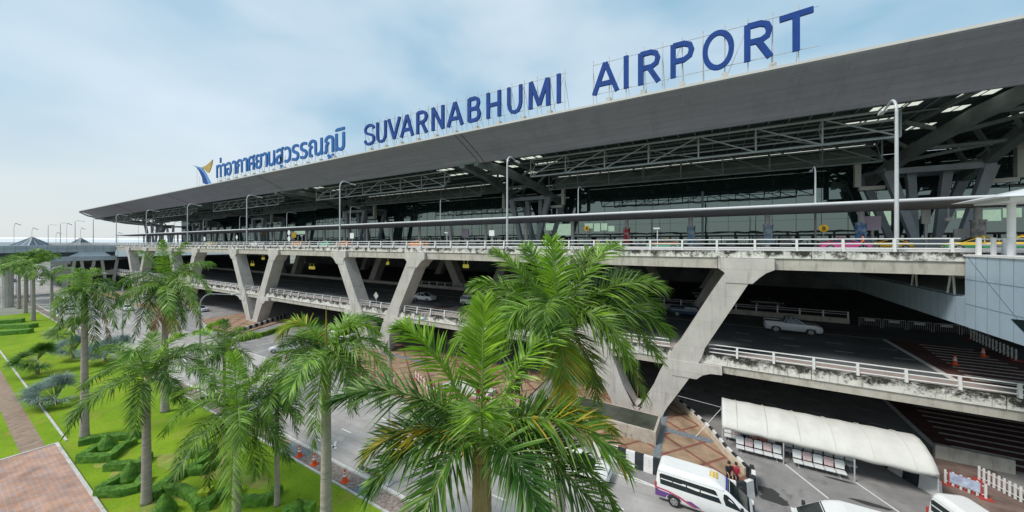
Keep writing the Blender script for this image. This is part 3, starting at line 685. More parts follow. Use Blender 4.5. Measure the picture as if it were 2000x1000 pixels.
# end frame at the far tip, open to the sky
b = MB(); pts = [(-371,54.3,38.0),(-371,58,35.8),(-371,66,33.3),(-371,76,31.6),(-371,90,30.4),(-371,110,30.0)]
b.tube(pts, [0.3,0.5,0.6,0.7,0.7,0.7], 8); b.tube([(-371,55,38.2),(-371,110,38.8)],0.45,8)
for (y0,z0),(y1,z1) in (((62,34.3),(66,38.4)),((66,38.4),(72,32.2)),((72,32.2),(80,38.5)),((80,38.5),(88,30.6)),((88,30.6),(96,38.6))): b.tube([(-371,y0,z0),(-371,y1,z1)],0.35,6)
b.bar((-371,88,16),(-371,86,30.6),0.9,1.6); b.bar((-371,93,16),(-371,97,30.3),0.9,1.6)
T(b.build('end_frame', M['steel'], term))
# kerbside canopy over the drop-off island
can = empty('kerb_canopy', (0,56,ZU), 0, 'long thin flat white-edged canopy over the drop-off kerb in front of the glass', 'canopy')
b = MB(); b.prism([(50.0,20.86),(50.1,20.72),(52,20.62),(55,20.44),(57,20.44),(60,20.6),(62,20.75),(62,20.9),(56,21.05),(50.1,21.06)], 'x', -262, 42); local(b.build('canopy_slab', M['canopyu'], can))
b = MB(); b.tube([(-262,49.95,20.93),(42,49.95,20.93)], 0.17, 10); local(b.build('edge_rail', M['canopy'], can))
cols = [PY(px,460,57.0).x for px in (1224,1350,1500,1681,1910)]; stp = (cols[-1]-cols[0])/4
b = MB(); b.tube([(0,0,0),(0,0,4.5)], 0.3, 12)
n = 0; first = None
xx = cols[-1]+2*stp
while xx > -255:
    if first is None: first = b.build('column', M['whitepaint'], can); o = first
    else: o = first.copy(); COL.objects.link(o)
    o.location = (xx,1.0,0); xx -= stp
wraps = [('red', (0.6,0.06,0.06)),('blue',(0.25,0.42,0.6)),('blue',(0.35,0.5,0.6)),('blue',(0.12,0.3,0.65)),('grey',(0.4,0.4,0.38))]
for cx_,(nm,c_) in zip(cols,wraps):
    b = MB(); b.tube([(0,0,0.9),(0,0,3.0)], 0.52, 14); b.tube([(0,0,0.7),(0,0,0.9)],0.6,14); b.tube([(0,0,3.0),(0,0,3.15)],0.6,14)
    m_ = overlay(mat('column_wrap_'+nm, c_, 0.6, var=0.6, scale=1.5), (0.6,0.6,0.58), 1.6, 0.5, 0.58)
    o = b.build('column_wrap', m_, can); o.location = (cx_,1.0,0)

# ================================================================ ROOF SIGN
def text_mesh(s, height, thick, bold):
    c = bpy.data.curves.new('t', 'FONT'); c.body = s; c.size = 1; c.extrude = thick/2; c.offset = 0; c.resolution_u = 6
    o = bpy.data.objects.new('t', c); COL.objects.link(o); dg = bpy.context.evaluated_depsgraph_get(); dg.update()
    me = bpy.data.meshes.new_from_object(o.evaluated_get(dg)); bpy.data.objects.remove(o); return me
def bbox(me):
    xs = [v.co.x for v in me.vertices]; ys = [v.co.y for v in me.vertices]; return min(xs),max(xs),min(ys),max(ys)
SY = 54.9; SB = 40.6; SH = 4.5
def px2x(px): return PY(px,476,SY).x
STK = {
 'S':[[(.95,.80),(.86,.92),(.68,.99),(.42,1.0),(.2,.95),(.07,.84),(.07,.70),(.2,.60),(.5,.52),(.8,.44),(.94,.32),(.94,.17),(.8,.05),(.55,0),(.3,.01),(.12,.09),(.03,.22)]],
 'U':[[(.08,1.04),(.08,.34),(.14,.16),(.28,.03),(.5,-.01),(.72,.03),(.86,.16),(.92,.34),(.92,1.04)]],
 'V':[[(.02,1.04),(.5,-.0)],[(.98,1.04),(.5,-.0)]],
 'A':[[(.0,-.04),(.5,1.02)],[(1,-.04),(.5,1.02)],[(.2,.3),(.8,.3)]],
 'R':[[(.1,-.04),(.1,1.0)],[(.1,.97),(.6,.97),(.84,.9),(.93,.75),(.86,.58),(.62,.49),(.1,.49)],[(.5,.49),(.96,-.04)]],
 'N':[[(.08,-.04),(.08,1.04)],[(.08,1.02),(.92,-.02)],[(.92,-.04),(.92,1.04)]],
 'B':[[(.1,-.0),(.1,1.0)],[(.1,.97),(.6,.97),(.82,.9),(.88,.76),(.8,.6),(.6,.53),(.1,.53)],[(.55,.53),(.84,.46),(.95,.28),(.86,.1),(.62,.03),(.1,.03)]],
 'H':[[(.08,-.04),(.08,1.04)],[(.92,-.04),(.92,1.04)],[(.08,.5),(.92,.5)]],
 'M':[[(.06,-.04),(.08,1.02)],[(.08,1.02),(.5,.05)],[(.92,1.02),(.5,.05)],[(.94,-.04),(.92,1.02)]],
 'I':[[(.5,-.04),(.5,1.06)]],
 'P':[[(.1,-.04),(.1,1.0)],[(.1,.97),(.6,.97),(.86,.89),(.94,.73),(.86,.56),(.6,.46),(.1,.46)]],
 'O':[[(.5+.46*math.cos(2*math.pi*i/28),.5+.52*math.sin(2*math.pi*i/28)) for i in range(29)]],
 'T':[[(-.08,.93),(1.08,.98)],[(.5,-.04),(.5,.93)]]}
def stroke(b, pts, w, y0, y1):
    P = [Vector((p[0],0,p[1])) for p in pts]; closed = (P[0]-P[-1]).length < 1e-3
    n = len(P); L = []; Rr = []
    for i in range(n):
        if closed: a = P[(i-1) % (n-1)]; c = P[(i+1) % (n-1)]
        else: a = P[max(i-1,0)]; c = P[min(i+1,n-1)]
        d = (c-a).normalized(); nn = Vector((-d.z,0,d.x)); L.append(P[i]+nn*w/2); Rr.append(P[i]-nn*w/2)
    vs = []
    for i in range(n):
        for p in (L[i],Rr[i]): vs += [(p.x,y0,p.z),(p.x,y1,p.z)]
    fs = []
    for i in range(n-1):
        o = 4*i; q = 4*(i+1)
        fs += [(o,o+2,q+2,q),(o+1,q+1,q+3,o+3),(o,q,q+1,o+1),(o+2,o+3,q+3,q+2)]
    if not closed: fs += [(0,1,3,2),(4*n-4,4*n-2,4*n-1,4*n-3)]
    b.add(vs, fs)
def sign_frame(root, x0, x1, step, zt, rails=True):
    rx = root.location.x
    b = MB(); x = x0; zb = 38.66
    while x <= x1+0.01:
        b.tube([(x,SY+0.35,zb),(x,SY+0.35,zt+0.5)],0.075,6); b.tube([(x,SY+0.4,zt-1.2),(x+0.1,SY+2.8,zb+0.1)],0.04,6)
        x += step
    if not rails: b.tube([(x0,SY+0.35,38.9),(x1+1,SY+0.35,38.9)],0.04,6)
    if rails:
        b.tube([(x0,SY+0.3,SB+0.0),(x1,SY+0.3,SB+0.0)],0.05,6); b.tube([(x0,SY+0.3,zt-0.3),(x1,SY+0.3,zt-0.3)],0.05,6)
    x = x0; i = 0
    while x+step <= x1+0.01:
        if i % 3 == 1: b.tube([(x,SY+0.42,zb),(x+step,SY+0.42,zt-0.4)],0.035,6)
        x += step; i += 1
    o = b.build('support_frame', M['pole'], root); o.location = -root.location
    x = x0+step
    while x <= x1: c = MB(); c.box(x-0.35,x+0.35,SY-0.35,SY+0.6,38.62,39.5); x += 2*step; o = c.build('ballast_block', M['kerb'], root); o.location = -root.location
WORD1 = [('S',711,733),('U',734,756),('V',757,783),('A',782,808),('R',812,836),('N',842,869),('A',873,905),('B',912,940),('H',949,980),('U',989,1022),('M',1031,1076),('I',1083,1100)]
WORD2 = [('A',1157,1209),('I',1212,1234),('R',1243,1292),('P',1306,1358),('O',1370,1436),('R',1449,1512),('T',1521,1590)]
for word,lab in ((WORD1,'tall blue rooftop letters reading SUVARNABHUMI on a thin steel frame'),(WORD2,'tall blue rooftop letters reading AIRPORT on a thin steel frame')):
    x0 = px2x(word[0][1]); x1 = px2x(word[-1][2]); root = empty('rooftop_sign', (x0,SY,SB), 0, lab, 'sign')
    for ch,a,b_ in word:
        xa, xb = px2x(a), px2x(b_); b = MB(); w_ = 0.70; wi = xb-xa
        for i,s in enumerate(STK[ch]):
            ww = w_*(0.9 if len(s) > 8 else 1.0)
            stroke(b, [(xa-x0+0.3+p[0]*(wi-0.6), p[1]*SH) for p in s], ww, -0.2-0.004*i, 0.2+0.004*i)
        o = b.build('letter', M['blue'], root)
    sign_frame(root, x0, x1+0.5, 2.6, SB+SH+0.6)
# Thai line
x0 = px2x(423); x1 = px2x(673); root = empty('rooftop_sign', (x0,SY,SB), 0, 'blue rooftop letters in Thai script on a thin steel frame left of the Latin words', 'sign')
cl = ['ท่','า','อ','า','ก','า','ศ','ย','า','น','สุ','ว','ร','ร','ณ','ภู','มิ']
ms = [text_mesh(c_,1,0.08,0) for c_ in cl]; wd = [bbox(m_)[1]-bbox(m_)[0] for m_ in ms]
ref = bbox(text_mesh('น',1,.1,0)); sc_ = SH*1.0/(ref[3]-ref[2]); gap = 0.09
tot = sum(wd)+gap*(len(wd)-1); sx = (x1-x0)/tot; cur = 0
thb = 0
for m_,w_ in zip(ms,wd):
    bx = bbox(m_)
    for v in m_.vertices:
        x,y,z = v.co; v.co = ((x-bx[0])*sx+cur, -z*4.0, (y-ref[2])*sc_)
    # thicken the strokes a little
    m_.materials.clear(); m_.materials.append(M['midblue']); bm = bmesh.new(); bm.from_mesh(m_); bmesh.ops.recalc_face_normals(bm, faces=bm.faces); bmesh.ops.remove_doubles(bm, verts=bm.verts, dist=1e-4)
    bm.normal_update()
    for v in bm.verts:
        n_ = Vector((0,0,0))
        for f in v.link_faces:
            if abs(f.normal.y) < 0.5: n_ += Vector((f.normal.x,0,f.normal.z))
        if n_.length > 1e-3: v.co += n_.normalized()*0.11
    bm.to_mesh(m_); bm.free()
    o = bpy.data.objects.new('letter', m_); COL.objects.link(o); o.parent = root
    cur += (w_+gap)*sx
sign_frame(root, x0, x1, 3.1, SB+SH*0.4, rails=False)
# emblem: blue tail with a golden wing
ex = px2x(378); root = empty('rooftop_emblem', (ex,SY,SB), 0, 'rooftop emblem of a blue curved tail with a golden wing, left of the sign', 'emblem')
def empoly(pts, m, k): 
    b = MB(); P = [PY(360+u/5.882, 220+v/5.882, SY) for u,v in pts]; b.prism([(p.x-ex,p.z-SB) for p in P], 'y', -0.15-k, 0.15+k); b.build('swoosh', m, root)
empoly([(95,605),(150,618),(205,632),(250,700),(285,770),(318,838),(290,845),(262,770),(232,700),(185,650)], M['skyblue'], 0)
empoly([(135,622),(188,660),(232,715),(268,790),(284,842),(258,826),(222,812),(205,740),(170,665)], M['blue'], 0.01)
empoly([(200,632),(255,605),(300,570),(326,540),(320,590),(305,640),(285,690),(268,690),(235,655)], M['gold'], 0)
b = MB(); b.tube([(2.5,0.3,-2),(2.5,0.3,6)],0.05,6); b.tube([(7.5,0.3,-2),(7.5,0.3,5)],0.05,6); b.tube([(5,.3,-2),(5,.3,2)],0.05,6); b.build('support_frame', M['pole'], root)

# ================================================================ LAMP POSTS
def lamp(h, arm, r=0.13, droop=0.25, rise=0.5):
    root = empty('street_lamp')
    b = MB(); pts = [(0,0,0),(0,0,h*0.5),(0,0,h-1.1)]; rs = [r,r*0.85,r*0.7]
    for i in range(1,7):
        a = i/6*math.pi/2; pts.append((0,0.9*(1-math.cos(a)),h-1.1+1.1*math.sin(a))); rs.append(r*0.62)
    pts.append((0,arm,h-droop)); rs.append(r*0.45)
    b.tube(pts, rs, 10); b.box(-0.22,0.22,-0.22,0.22,0,0.05); b.build('pole', M['pole'], root, smooth=False)
    b = MB(); b.prism([(arm-0.15,h-droop-0.02),(arm+0.7,h-droop-0.1),(arm+0.75,h-droop-0.02),(arm+0.4,h-droop+0.13),(arm-0.1,h-droop+0.1)], 'x', -0.15, 0.15)
    b.build('lamp_head', M['whitepaint'], root)
    return root
ORD = ['first','second','third','fourth','fifth','sixth','seventh','eighth','ninth','tenth','eleventh','twelfth']
L1 = lamp(11.5, 2.3, 0.14, 0.3)
xs = [11.5-33.8*k for k in range(0,11)]
lbl = ['largest white street lamp, at the upper deck edge near the pink taxi','tall street lamp on the upper deck edge above the big palm','tall street lamp on the upper deck edge over the second pier','tall street lamp on the upper deck edge over the third pier']
for i,x in enumerate(xs):
    o = L1 if i == 0 else copy_tree(L1); o.location = (x,36.75,16.0); tag(o, lbl[i] if i < 4 else '%s tall lamp from the right along the upper deck edge, shrinking leftwards' % ORD[i], 'street lamp', 'street lamps along the upper deck edge')
for i,x in enumerate([11.6-33.8*k for k in range(0,9)]):
    o = copy_tree(L1); o.location = (x,62.0,16.0); o.scale = (1,1,0.98); tag(o, ['thin street lamp rising behind the kerb canopy right of centre','thin street lamp rising behind the kerb canopy near the roof pylon','thin street lamp behind the canopy in front of the long reflection'][i] if i < 3 else '%s lamp from the right in the row behind the kerb canopy' % ORD[i], 'street lamp', 'street lamps behind the kerb canopy')
L2 = lamp(11.1, 2.9, 0.10, 0.35)
l2 = ['slim curved lamp by the road, partly hidden by front palm fronds','slim curved lamp by the road with its arm in front of the third pier','slim lamp post by the lawn edge behind the leftmost near palms']
for i,x in enumerate([-19.5-28.2*k for k in range(0,12)]):
    o = L2 if i == 0 else copy_tree(L2); o.location = (x,16.4 if i == 0 else 15.2,0.03); tag(o, l2[i] if i < 3 else '%s slim lamp counted back from the near road along the lawn' % ORD[i], 'street lamp', 'curved lamps along the lawn side')
o = copy_tree(L2); g = G(1238,792); o.location = (g.x,g.y+2,0.1); o.scale = (1,1,0.42); tag(o, 'short thin post standing between the legs of the nearest pier', 'post'); o.name = 'thin_post'
# camera mast / tall pole in front of the glass
b = MB(); b.tube([(0,0,0),(0,0,12.5)],0.22,8); p = PY(1372,470,90); b.build('downpipe', M['steel'], None, loc=(p.x,90,16.0)); tag(bpy.data.objects['downpipe'],'thin grey downpipe standing in front of the middle of the glass wall','pipe')

# ================================================================ CLAD BRIDGE ON THE RIGHT
cb = empty('clad_footbridge', (14.5,30,10), 0, 'blue-grey panelled enclosed footbridge passing under the upper deck at the right edge', 'footbridge')
b = MB(); b.box(14.5,22,8,35.9,11.0,15.75); b.box(14.5,22,35.9,100,11.0,12.9); b.box(14.9,22,36.0,100,12.9,13.0); o = b.build('cladding', M['clad'], cb); local(o)
b = MB()
y = 9.0
while y < 100:
    b.box(14.485,14.5,y-0.012,y+0.012,11.0,15.75 if y < 35.9 else 12.9); y += 1.12
for z in (12.55,14.2): b.box(14.483,14.499,8,35.9,z-0.012,z+0.012)
for (y0,z0),(y1,z1) in (((35.6,15.7),(29.6,11.3)),): b.bar((14.49,y0,z0),(14.49,y1,z1),0.02,0.05)
local(b.build('panel_joint', M['cladseam'], cb))
b = MB(); b.box(14.42,22,8,35.95,15.75,15.88); local(b.build('coping', M['kwhite'], cb))
b = MB()
for y in (38.5,44,58): b.tube([(14.7,y,12.95),(14.75,y-0.5,15.2)],0.07,8); b.tube([(14.7,y-0.9,12.95),(14.75,y-0.5,15.2)],0.07,8)
local(b.build('strut', M['whitepaint'], cb))
b = MB(); b.prism([(31.6,12.3),(30.4,11.65),(30.0,12.5)],'x',14.47,14.495); local(b.build('notch_window', M['cglass'], cb))
# little shelter and rails on top of the footbridge
sh = empty('walkway_shelter', (14.9,33.6,15.88), 0, 'small pale hipped shelter roof on one white post above the clad footbridge', 'shelter')
p = PY(1975,500,33.8); b = MB(); b.tube([(p.x-14.9,0.2,0),(p.x-14.9,0.2,3.55)],0.17,12); b.build('post', M['whitepaint'], sh)
b = MB(); x0 = -1.2; b.add([(x0,-2.5,3.4),(6,-2.5,3.4),(6,2.0,3.4),(x0,2.0,3.4),(2.0,-0.3,4.3),(5,-0.3,4.3)],[(0,1,5,4),(1,2,5),(2,3,4,5),(3,0,4),(0,3,2,1)]); b.box(x0+0.8,5.5,-1.9,1.4,3.2,3.39)
b.build('roof', M['canopy'], sh)
railing('walkway_railing', 14.9, 21.8, 1.1, 35.5, 15.9, 'short white railing along the end of the footbridge roof', nr=3, h=1.05)
for px in (1898,1926): 
    q = PY(px,500,35.6); b = MB(); b.box(-0.09,0.09,-0.09,0.09,0,1.1); o = b.build('bollard_post', M['kwhite'], loc=(q.x,34.9,15.88)); tag(o, ('left' if px < 1910 else 'right')+' one of two thick white posts at the corner of the footbridge roof', 'post')

# ================================================================ TENT AND BENCHES
tx0, tx1 = 0.4, 12.2
tn = empty('white_tent', (tx0,33,0), 0, 'long low cream canvas tent canopy over rows of seats beside the island', 'tent')
prof = [(32.9,1.62),(32.92,1.95),(33.25,2.28),(33.8,2.62),(34.6,2.88),(35.4,2.98),(36.2,2.9),(37.0,2.62),(37.5,2.25),(37.6,1.85)]
N = 48; vs = []; fs = []
for i in range(N+1):
    u = i/N; x = tx0+(tx1-tx0)*u; sag = 0.07*abs(math.sin(u*math.pi*6))
    for j,(y,z) in enumerate(prof):
        s_ = sag*math.sin(math.pi*j/(len(prof)-1)); w_ = 0.05*math.sin(u*40+j) if j in (0,9) else 0
        vs.append((x-tx0, y-33+0.3*0, z-s_*(1) + (w_ if j in (0,9) else 0) + (0.04*abs(math.sin(u*math.pi*6)) if j == 0 else 0)))
n = len(prof)
for i in range(N):
    for j in range(n-1): fs.append((i*n+j,(i+1)*n+j,(i+1)*n+j+1,i*n+j+1))
b = MB(); b.add(vs,fs); o = b.build('canvas', M['tent'], tn, smooth=True)
sm = o.modifiers.new('thick','SOLIDIFY'); sm.thickness = 0.012
b = MB()
for i in range(4):
    x = (tx1-tx0)*i/3
    b.tube([(x,-0.02,0),(x,-0.02,1.9)],0.045,8); b.tube([(x,4.5,0),(x,4.5,1.9)],0.045,8)
    b.tube([(x,p[0]-33,p[1]-0.06) for p in prof[1:]],0.035,6)
for y in (0,4.5): b.tube([(0,y,1.86),(tx1-tx0,y,1.86)],0.035,6)
b.build('frame', M['pole'], tn)
b = MB()
for i in range(13):
    x = (tx1-tx0)*i/12
    if i % 2: b.tube([(x,p[0]-33,p[1]-0.0) for p in prof[1:-1]],0.03,6)
b.build('seam_rib', M['tent'], tn)
b = MB()   # guy wires at the left end
b.tube([(0,2,2.5),(-4.2,3.0,2.4)],0.02,5); b.tube([(0,2,2.5),(-2.0,0.5,0.1)],0.015,5); b.build('guy_rope', M['pole'], tn)
def bench(label, x, y, cols_, dim=False, group='seat rows under the tent', sw=0.60):
    root = empty('seat_row', (x,y,0), 0, label, 'bench', group)
    n = len(cols_)
    b = MB(); b.box(0.05,n*sw-0.05,-0.05,0.05,0.30,0.36)
    for xx in (0.35,n*sw-0.35): b.box(xx-0.03,xx+0.03,-0.03,0.03,0,0.3); b.box(xx-0.04,xx+0.04,-0.32,0.25,0,0.04)
    b.build('frame', M['pole'], root)
    for i,c_ in enumerate(cols_):
        x0 = i*sw+0.03; x1 = x0+sw-0.06; b = MB()
        pr = [(x0+0.02,0.50),(x1-0.02,0.50),(x1,0.98),(x1-0.07,1.05),(x0+0.07,1.05),(x0,0.98)]; m_ = len(pr)
        vs = [(u,0.17+0.22*(v-0.5),v) for u,v in pr]+[(u,0.21+0.22*(v-0.5),v) for u,v in pr]
        b.add(vs,[tuple(range(m_-1,-1,-1)),tuple(range(m_,2*m_))]+[(k,(k+1)%m_,m_+(k+1)%m_,m_+k) for k in range(m_)])
        b.build('seat_back', M['seatp' if c_ else 'seatw'], root, recalc=True)
        b = MB(); b.prism([(0.16,0.42),(-0.26,0.45),(-0.34,0.42),(-0.34,0.35),(0.16,0.37)],'x',x0,x1); b.build('seat', M['seatw'], root)
    return root
pA = G(1437,893); 
bench('front left row of five white and pink seats under the tent edge', 1.3, 33.25, (0,1,0,1,0))
bench('front right row of five white and pink seats between the two right tent posts', 4.9, 33.25, (0,1,0,1,0))
bench('back row of seats by the left tent post where three people sit', 0.5, 34.75, (0,1,0,1,1,0))
bench('back row of dim seats under the middle of the tent', 4.6, 34.75, (0,0,0,0,0,0,0))
bench('rearmost dim row of seats under the right half of the tent', 4.9, 36.2, (0,0,0,0,0,0,0))

# ================================================================ VEHICLES
def paint(name, col, rough=0.3, var=0.03): 
    m = mat('car_paint_'+name, col, rough, 0.0, var=var, scale=3, spec=0.5); p = m.node_tree.nodes['Principled BSDF']; p.inputs['Coat Weight'].default_value = 0.4; p.inputs['Coat Roughness'].default_value = 0.1; return m
PW = paint('white',(0.74,0.74,0.73)); PSV = paint('silver',(0.55,0.57,0.60),0.3); PPK = paint('pink',(0.75,0.10,0.33)); PGR = paint('green',(0.04,0.28,0.12)); PYL = paint('yellow',(0.72,0.48,0.04)); POR = paint('orange',(0.72,0.25,0.05)); PMT = paint('mint',(0.15,0.50,0.33)); PNV = paint('navy',(0.03,0.07,0.13)); PDK = paint('dark',(0.03,0.03,0.035)); PPU = paint('purple',(0.13,0.05,0.22)); PMG = paint('magenta',(0.45,0.08,0.16))
def levels_body(b, lv, k=0, nc=4, kz=None):
    """lv: list of (z, x_rear, x_front, half_width, corner_radius)"""
    rings = []
    for z,xr,xf,hw,r in lv:
        ring = []
        for cx,cy,a0 in ((xf-r,hw-r,0),(xr+r,hw-r,90),(xr+r,-hw+r,180),(xf-r,-hw+r,270)):
            for i in range(nc+1):
                a = R(a0+90*i/nc); ring.append((cx+r*math.cos(a), cy+r*math.sin(a), z))
        rings.append(ring)
    n = len(rings[0]); vs = [p for r_ in rings for p in r_]; fs = []; ks = []
    base = len(b.v); b.v += vs
    for i in range(len(rings)-1):
        kk = kz[i] if kz else k
        for j in range(n): b.f.append((base+i*n+j, base+i*n+(j+1)%n, base+(i+1)*n+(j+1)%n, base+(i+1)*n+j)); b.m.append(kk)
    b.f.append(tuple(base+j for j in range(n-1,-1,-1))); b.m.append(kz[0] if kz else k)
    b.f.append(tuple(base+(len(rings)-1)*n+j for j in range(n))); b.m.append(kz[-1] if kz else k)
def interp(lv, z):
    for a,c in zip(lv[:-1],lv[1:]):
        if a[0] <= z <= c[0]:
            t = (z-a[0])/(c[0]-a[0]) if c[0] > a[0] else 0; return [a[i]+(c[i]-a[i])*t for i in range(5)]
    return list(lv[-1])
def side_panel(b, lv, poly, off=0.008, k=0, sides=(-1,1)):
    """a flat thin panel laid on both body sides; poly in (x,z)"""
    for s in sides:
        vs = [(x, s*(interp(lv,z)[3]+off), z) for x,z in poly]; vi = [(x, s*(interp(lv,z)[3]-0.03), z) for x,z in poly]; n = len(poly)
        b.add(vs+vi, [tuple(range(n)), tuple(range(2*n-1,n-1,-1))]+[(i,(i+1)%n,n+(i+1)%n,n+i) for i in range(n)], k)
def side_parts(name, m, root, lv, polys, off=0.008):
    for sd_ in (-1,1):
        for p_ in polys: b = MB(); side_panel(b, lv, p_, off, sides=(sd_,)); b.build(name, m, root)
def end_panel(b, lv, zs, wf, front=True, off=0.01, k=0):
    vs = []
    for z in zs:
        q = interp(lv,z); x = q[2]+off if front else q[1]-off; w_ = q[3]*wf
        xi = x-0.04 if front else x+0.04
        vs += [(x,-w_,z),(x,w_,z),(xi,-w_,z),(xi,w_,z)]
    fs = []
    for i in range(len(zs)-1):
        o = 4*i; fs += [(o,o+1,o+5,o+4),(o+2,o+6,o+7,o+3),(o,o+4,o+6,o+2),(o+1,o+3,o+7,o+5)]
    fs += [(0,2,3,1)]; o = 4*(len(zs)-1); fs += [(o,o+1,o+3,o+2)]
    b.add(vs, fs, k)
def wheels(root, xs_, hw, r, rim='chrome'):
    for x in xs_:
        for s in (-1,1):
            b = MB(); b.tube([(0,-0.11,0),(0,-0.09,0),(0,0.09,0),(0,0.11,0)],[r*0.9,r,r,r*0.9],20); w_ = b.build('wheel', M['tyre'], root); w_.location = (x, s*(hw-0.10), r)
            b = MB(); b.tube([(0,s*0.105,0),(0,s*0.125,0)],[r*0.64,r*0.60],16)
            o = b.build('rim', M[rim], w_)
            b = MB()
            for i in range(5):
                a = 2*math.pi*i/5; b.bar((0.1*math.cos(a),s*0.13,0.1*math.sin(a)),(r*0.52*math.cos(a),s*0.13,r*0.52*math.sin(a)),0.05,0.02)
            b.build('spoke', M['dark'], o)
def car(name, body, label, cat, kind='sedan', two=None, roofsign=None, group=None):
    root = empty(name, (0,0,0), 0, label, cat, group)
    if kind == 'sedan':
        lv = [(0.22,-2.15,2.15,0.78,0.30),(0.40,-2.25,2.26,0.86,0.38),(0.62,-2.26,2.24,0.87,0.40),(0.80,-2.22,2.10,0.85,0.42),(0.90,-2.10,1.80,0.81,0.45)]
        gv = [(0.86,-1.75,1.25,0.78,0.40),(1.05,-1.45,0.82,0.72,0.30),(1.25,-1.05,0.42,0.64,0.25),(1.38,-0.75,0.12,0.58,0.22),(1.45,-0.55,-0.1,0.50,0.22)]
        wx,wr = (-1.35,1.38),0.32
    elif kind == 'pickup':
        lv = [(0.35,-2.55,2.5,0.82,0.25),(0.55,-2.62,2.62,0.92,0.32),(0.85,-2.62,2.60,0.93,0.34),(1.05,-2.6,2.42,0.91,0.36),(1.16,-2.58,2.15,0.88,0.38)]
        gv = [(1.12,-0.9,1.45,0.84,0.22),(1.35,-0.75,1.1,0.78,0.22),(1.62,-0.62,0.62,0.70,0.22),(1.76,-0.52,0.38,0.64,0.22),(1.82,-0.4,0.2,0.56,0.2)]
        gv = [(z+0.06 if i else z,a-0.05,c-0.15,d,e_) for i,(z,a,c,d,e_) in enumerate(gv)]
        wx,wr = (-1.55,1.53),0.40
    elif kind == 'suv':
        lv = [(0.32,-2.1,2.15,0.82,0.28),(0.5,-2.2,2.25,0.90,0.35),(0.8,-2.2,2.22,0.91,0.38),(0.98,-2.18,2.0,0.89,0.4),(1.05,-2.15,1.75,0.86,0.4)]
        gv = [(1.0,-2.1,1.3,0.84,0.3),(1.3,-2.0,0.8,0.77,0.28),(1.55,-1.85,0.4,0.70,0.26),(1.68,-1.7,0.15,0.62,0.25)]
        wx,wr = (-1.35,1.4),0.36
    b = MB(); kz = None
    if two is not None: kz = [1,1,0,0]
    levels_body(b, lv, 0, 4, kz)
    if kind == 'pickup':
        for s in (-1,1): b.box(-2.55,-0.95,s*0.86-0.05,s*0.86+0.05,1.0,1.3)
        b.box(-2.6,-2.5,-0.86,0.86,1.0,1.28); tb = MB(); tb.box(-2.48,-0.95,-0.78,0.78,1.161,1.185); tb.build('load_bed', M['dark'], root)
    b.build('body', [body, two or body], root, smooth=False)
    b = MB(); levels_body(b, gv[:-1], 0); b.build('windows', M['cglass'], root)
    b = MB(); q = gv[-2]; levels_body(b, [(q[0]-0.015,q[1]-0.03,q[2]+0.03,q[3]+0.02,q[4]),(q[0]+0.03,q[1],q[2],q[3]-0.02,q[4]),(gv[-1][0],gv[-1][1]+0.1,gv[-1][2]-0.1,gv[-1][3]-0.1,0.2)], 0)
    for s in (-1,1):
        for fr in ((gv[0][1]+0.05,q[1]+0.06),(gv[0][2]-0.12,q[2]-0.08),((gv[0][1]+gv[0][2])/2,(q[1]+q[2])/2)):
            b.bar((fr[0],s*(gv[0][3]-0.02),gv[0][0]),(fr[1],s*(q[3]),q[0]),0.07,0.06)
    b.build('roof', body, root)
    wheels(root, wx, lv[1][3], wr)
    b = MB(); 
    for x in wx:
        for s in (-1,1): b = MB(); b.tube([(x,s*(lv[1][3]-0.2),wr),(x,s*(lv[1][3]+0.006),wr)],[wr*1.16]*2,18); b.build('wheel_arch', M['dark'], root)
    z = (lv[2][0]+lv[3][0])/2; qf = interp(lv,z)
    for s in (-1,1):
        b = MB(); b.box(qf[2]-0.32,qf[2]-0.02,s*0.62-0.17,s*0.62+0.17,z-0.07,z+0.06); b.build('headlight', M['white'], root)
        b = MB(); b.box(qf[1]+0.01,qf[1]+0.2,s*0.66-0.15,s*0.66+0.15,z-0.08,z+0.08); b.build('tail_light', M['red'], root)
    b = MB(); b.box(qf[2]-0.06,qf[2]+0.012,-0.38,0.38,z-0.1,z+0.03); b.build('grille', M['dark'], root)
    b = MB(); b.box(lv[1][2]-0.04,lv[1][2]+0.015,-0.24,0.24,0.42,0.52); b.box(lv[1][1]-0.015,lv[1][1]+0.04,-0.24,0.24,0.55,0.66); b.build('number_plate', M['white'], root)
    if roofsign: b = MB(); b.box(-0.5,-0.3,-0.28,0.28,gv[-1][0]-0.01,gv[-1][0]+0.12); b.build('roof_sign', roofsign, root)
    return root
def put(o, p, rz, z=None): o.location = (p[0],p[1],z if z is not None else 0.005); o.rotation_euler = (0,0,rz); return o
LZ = 6.43; UZ = 15.848
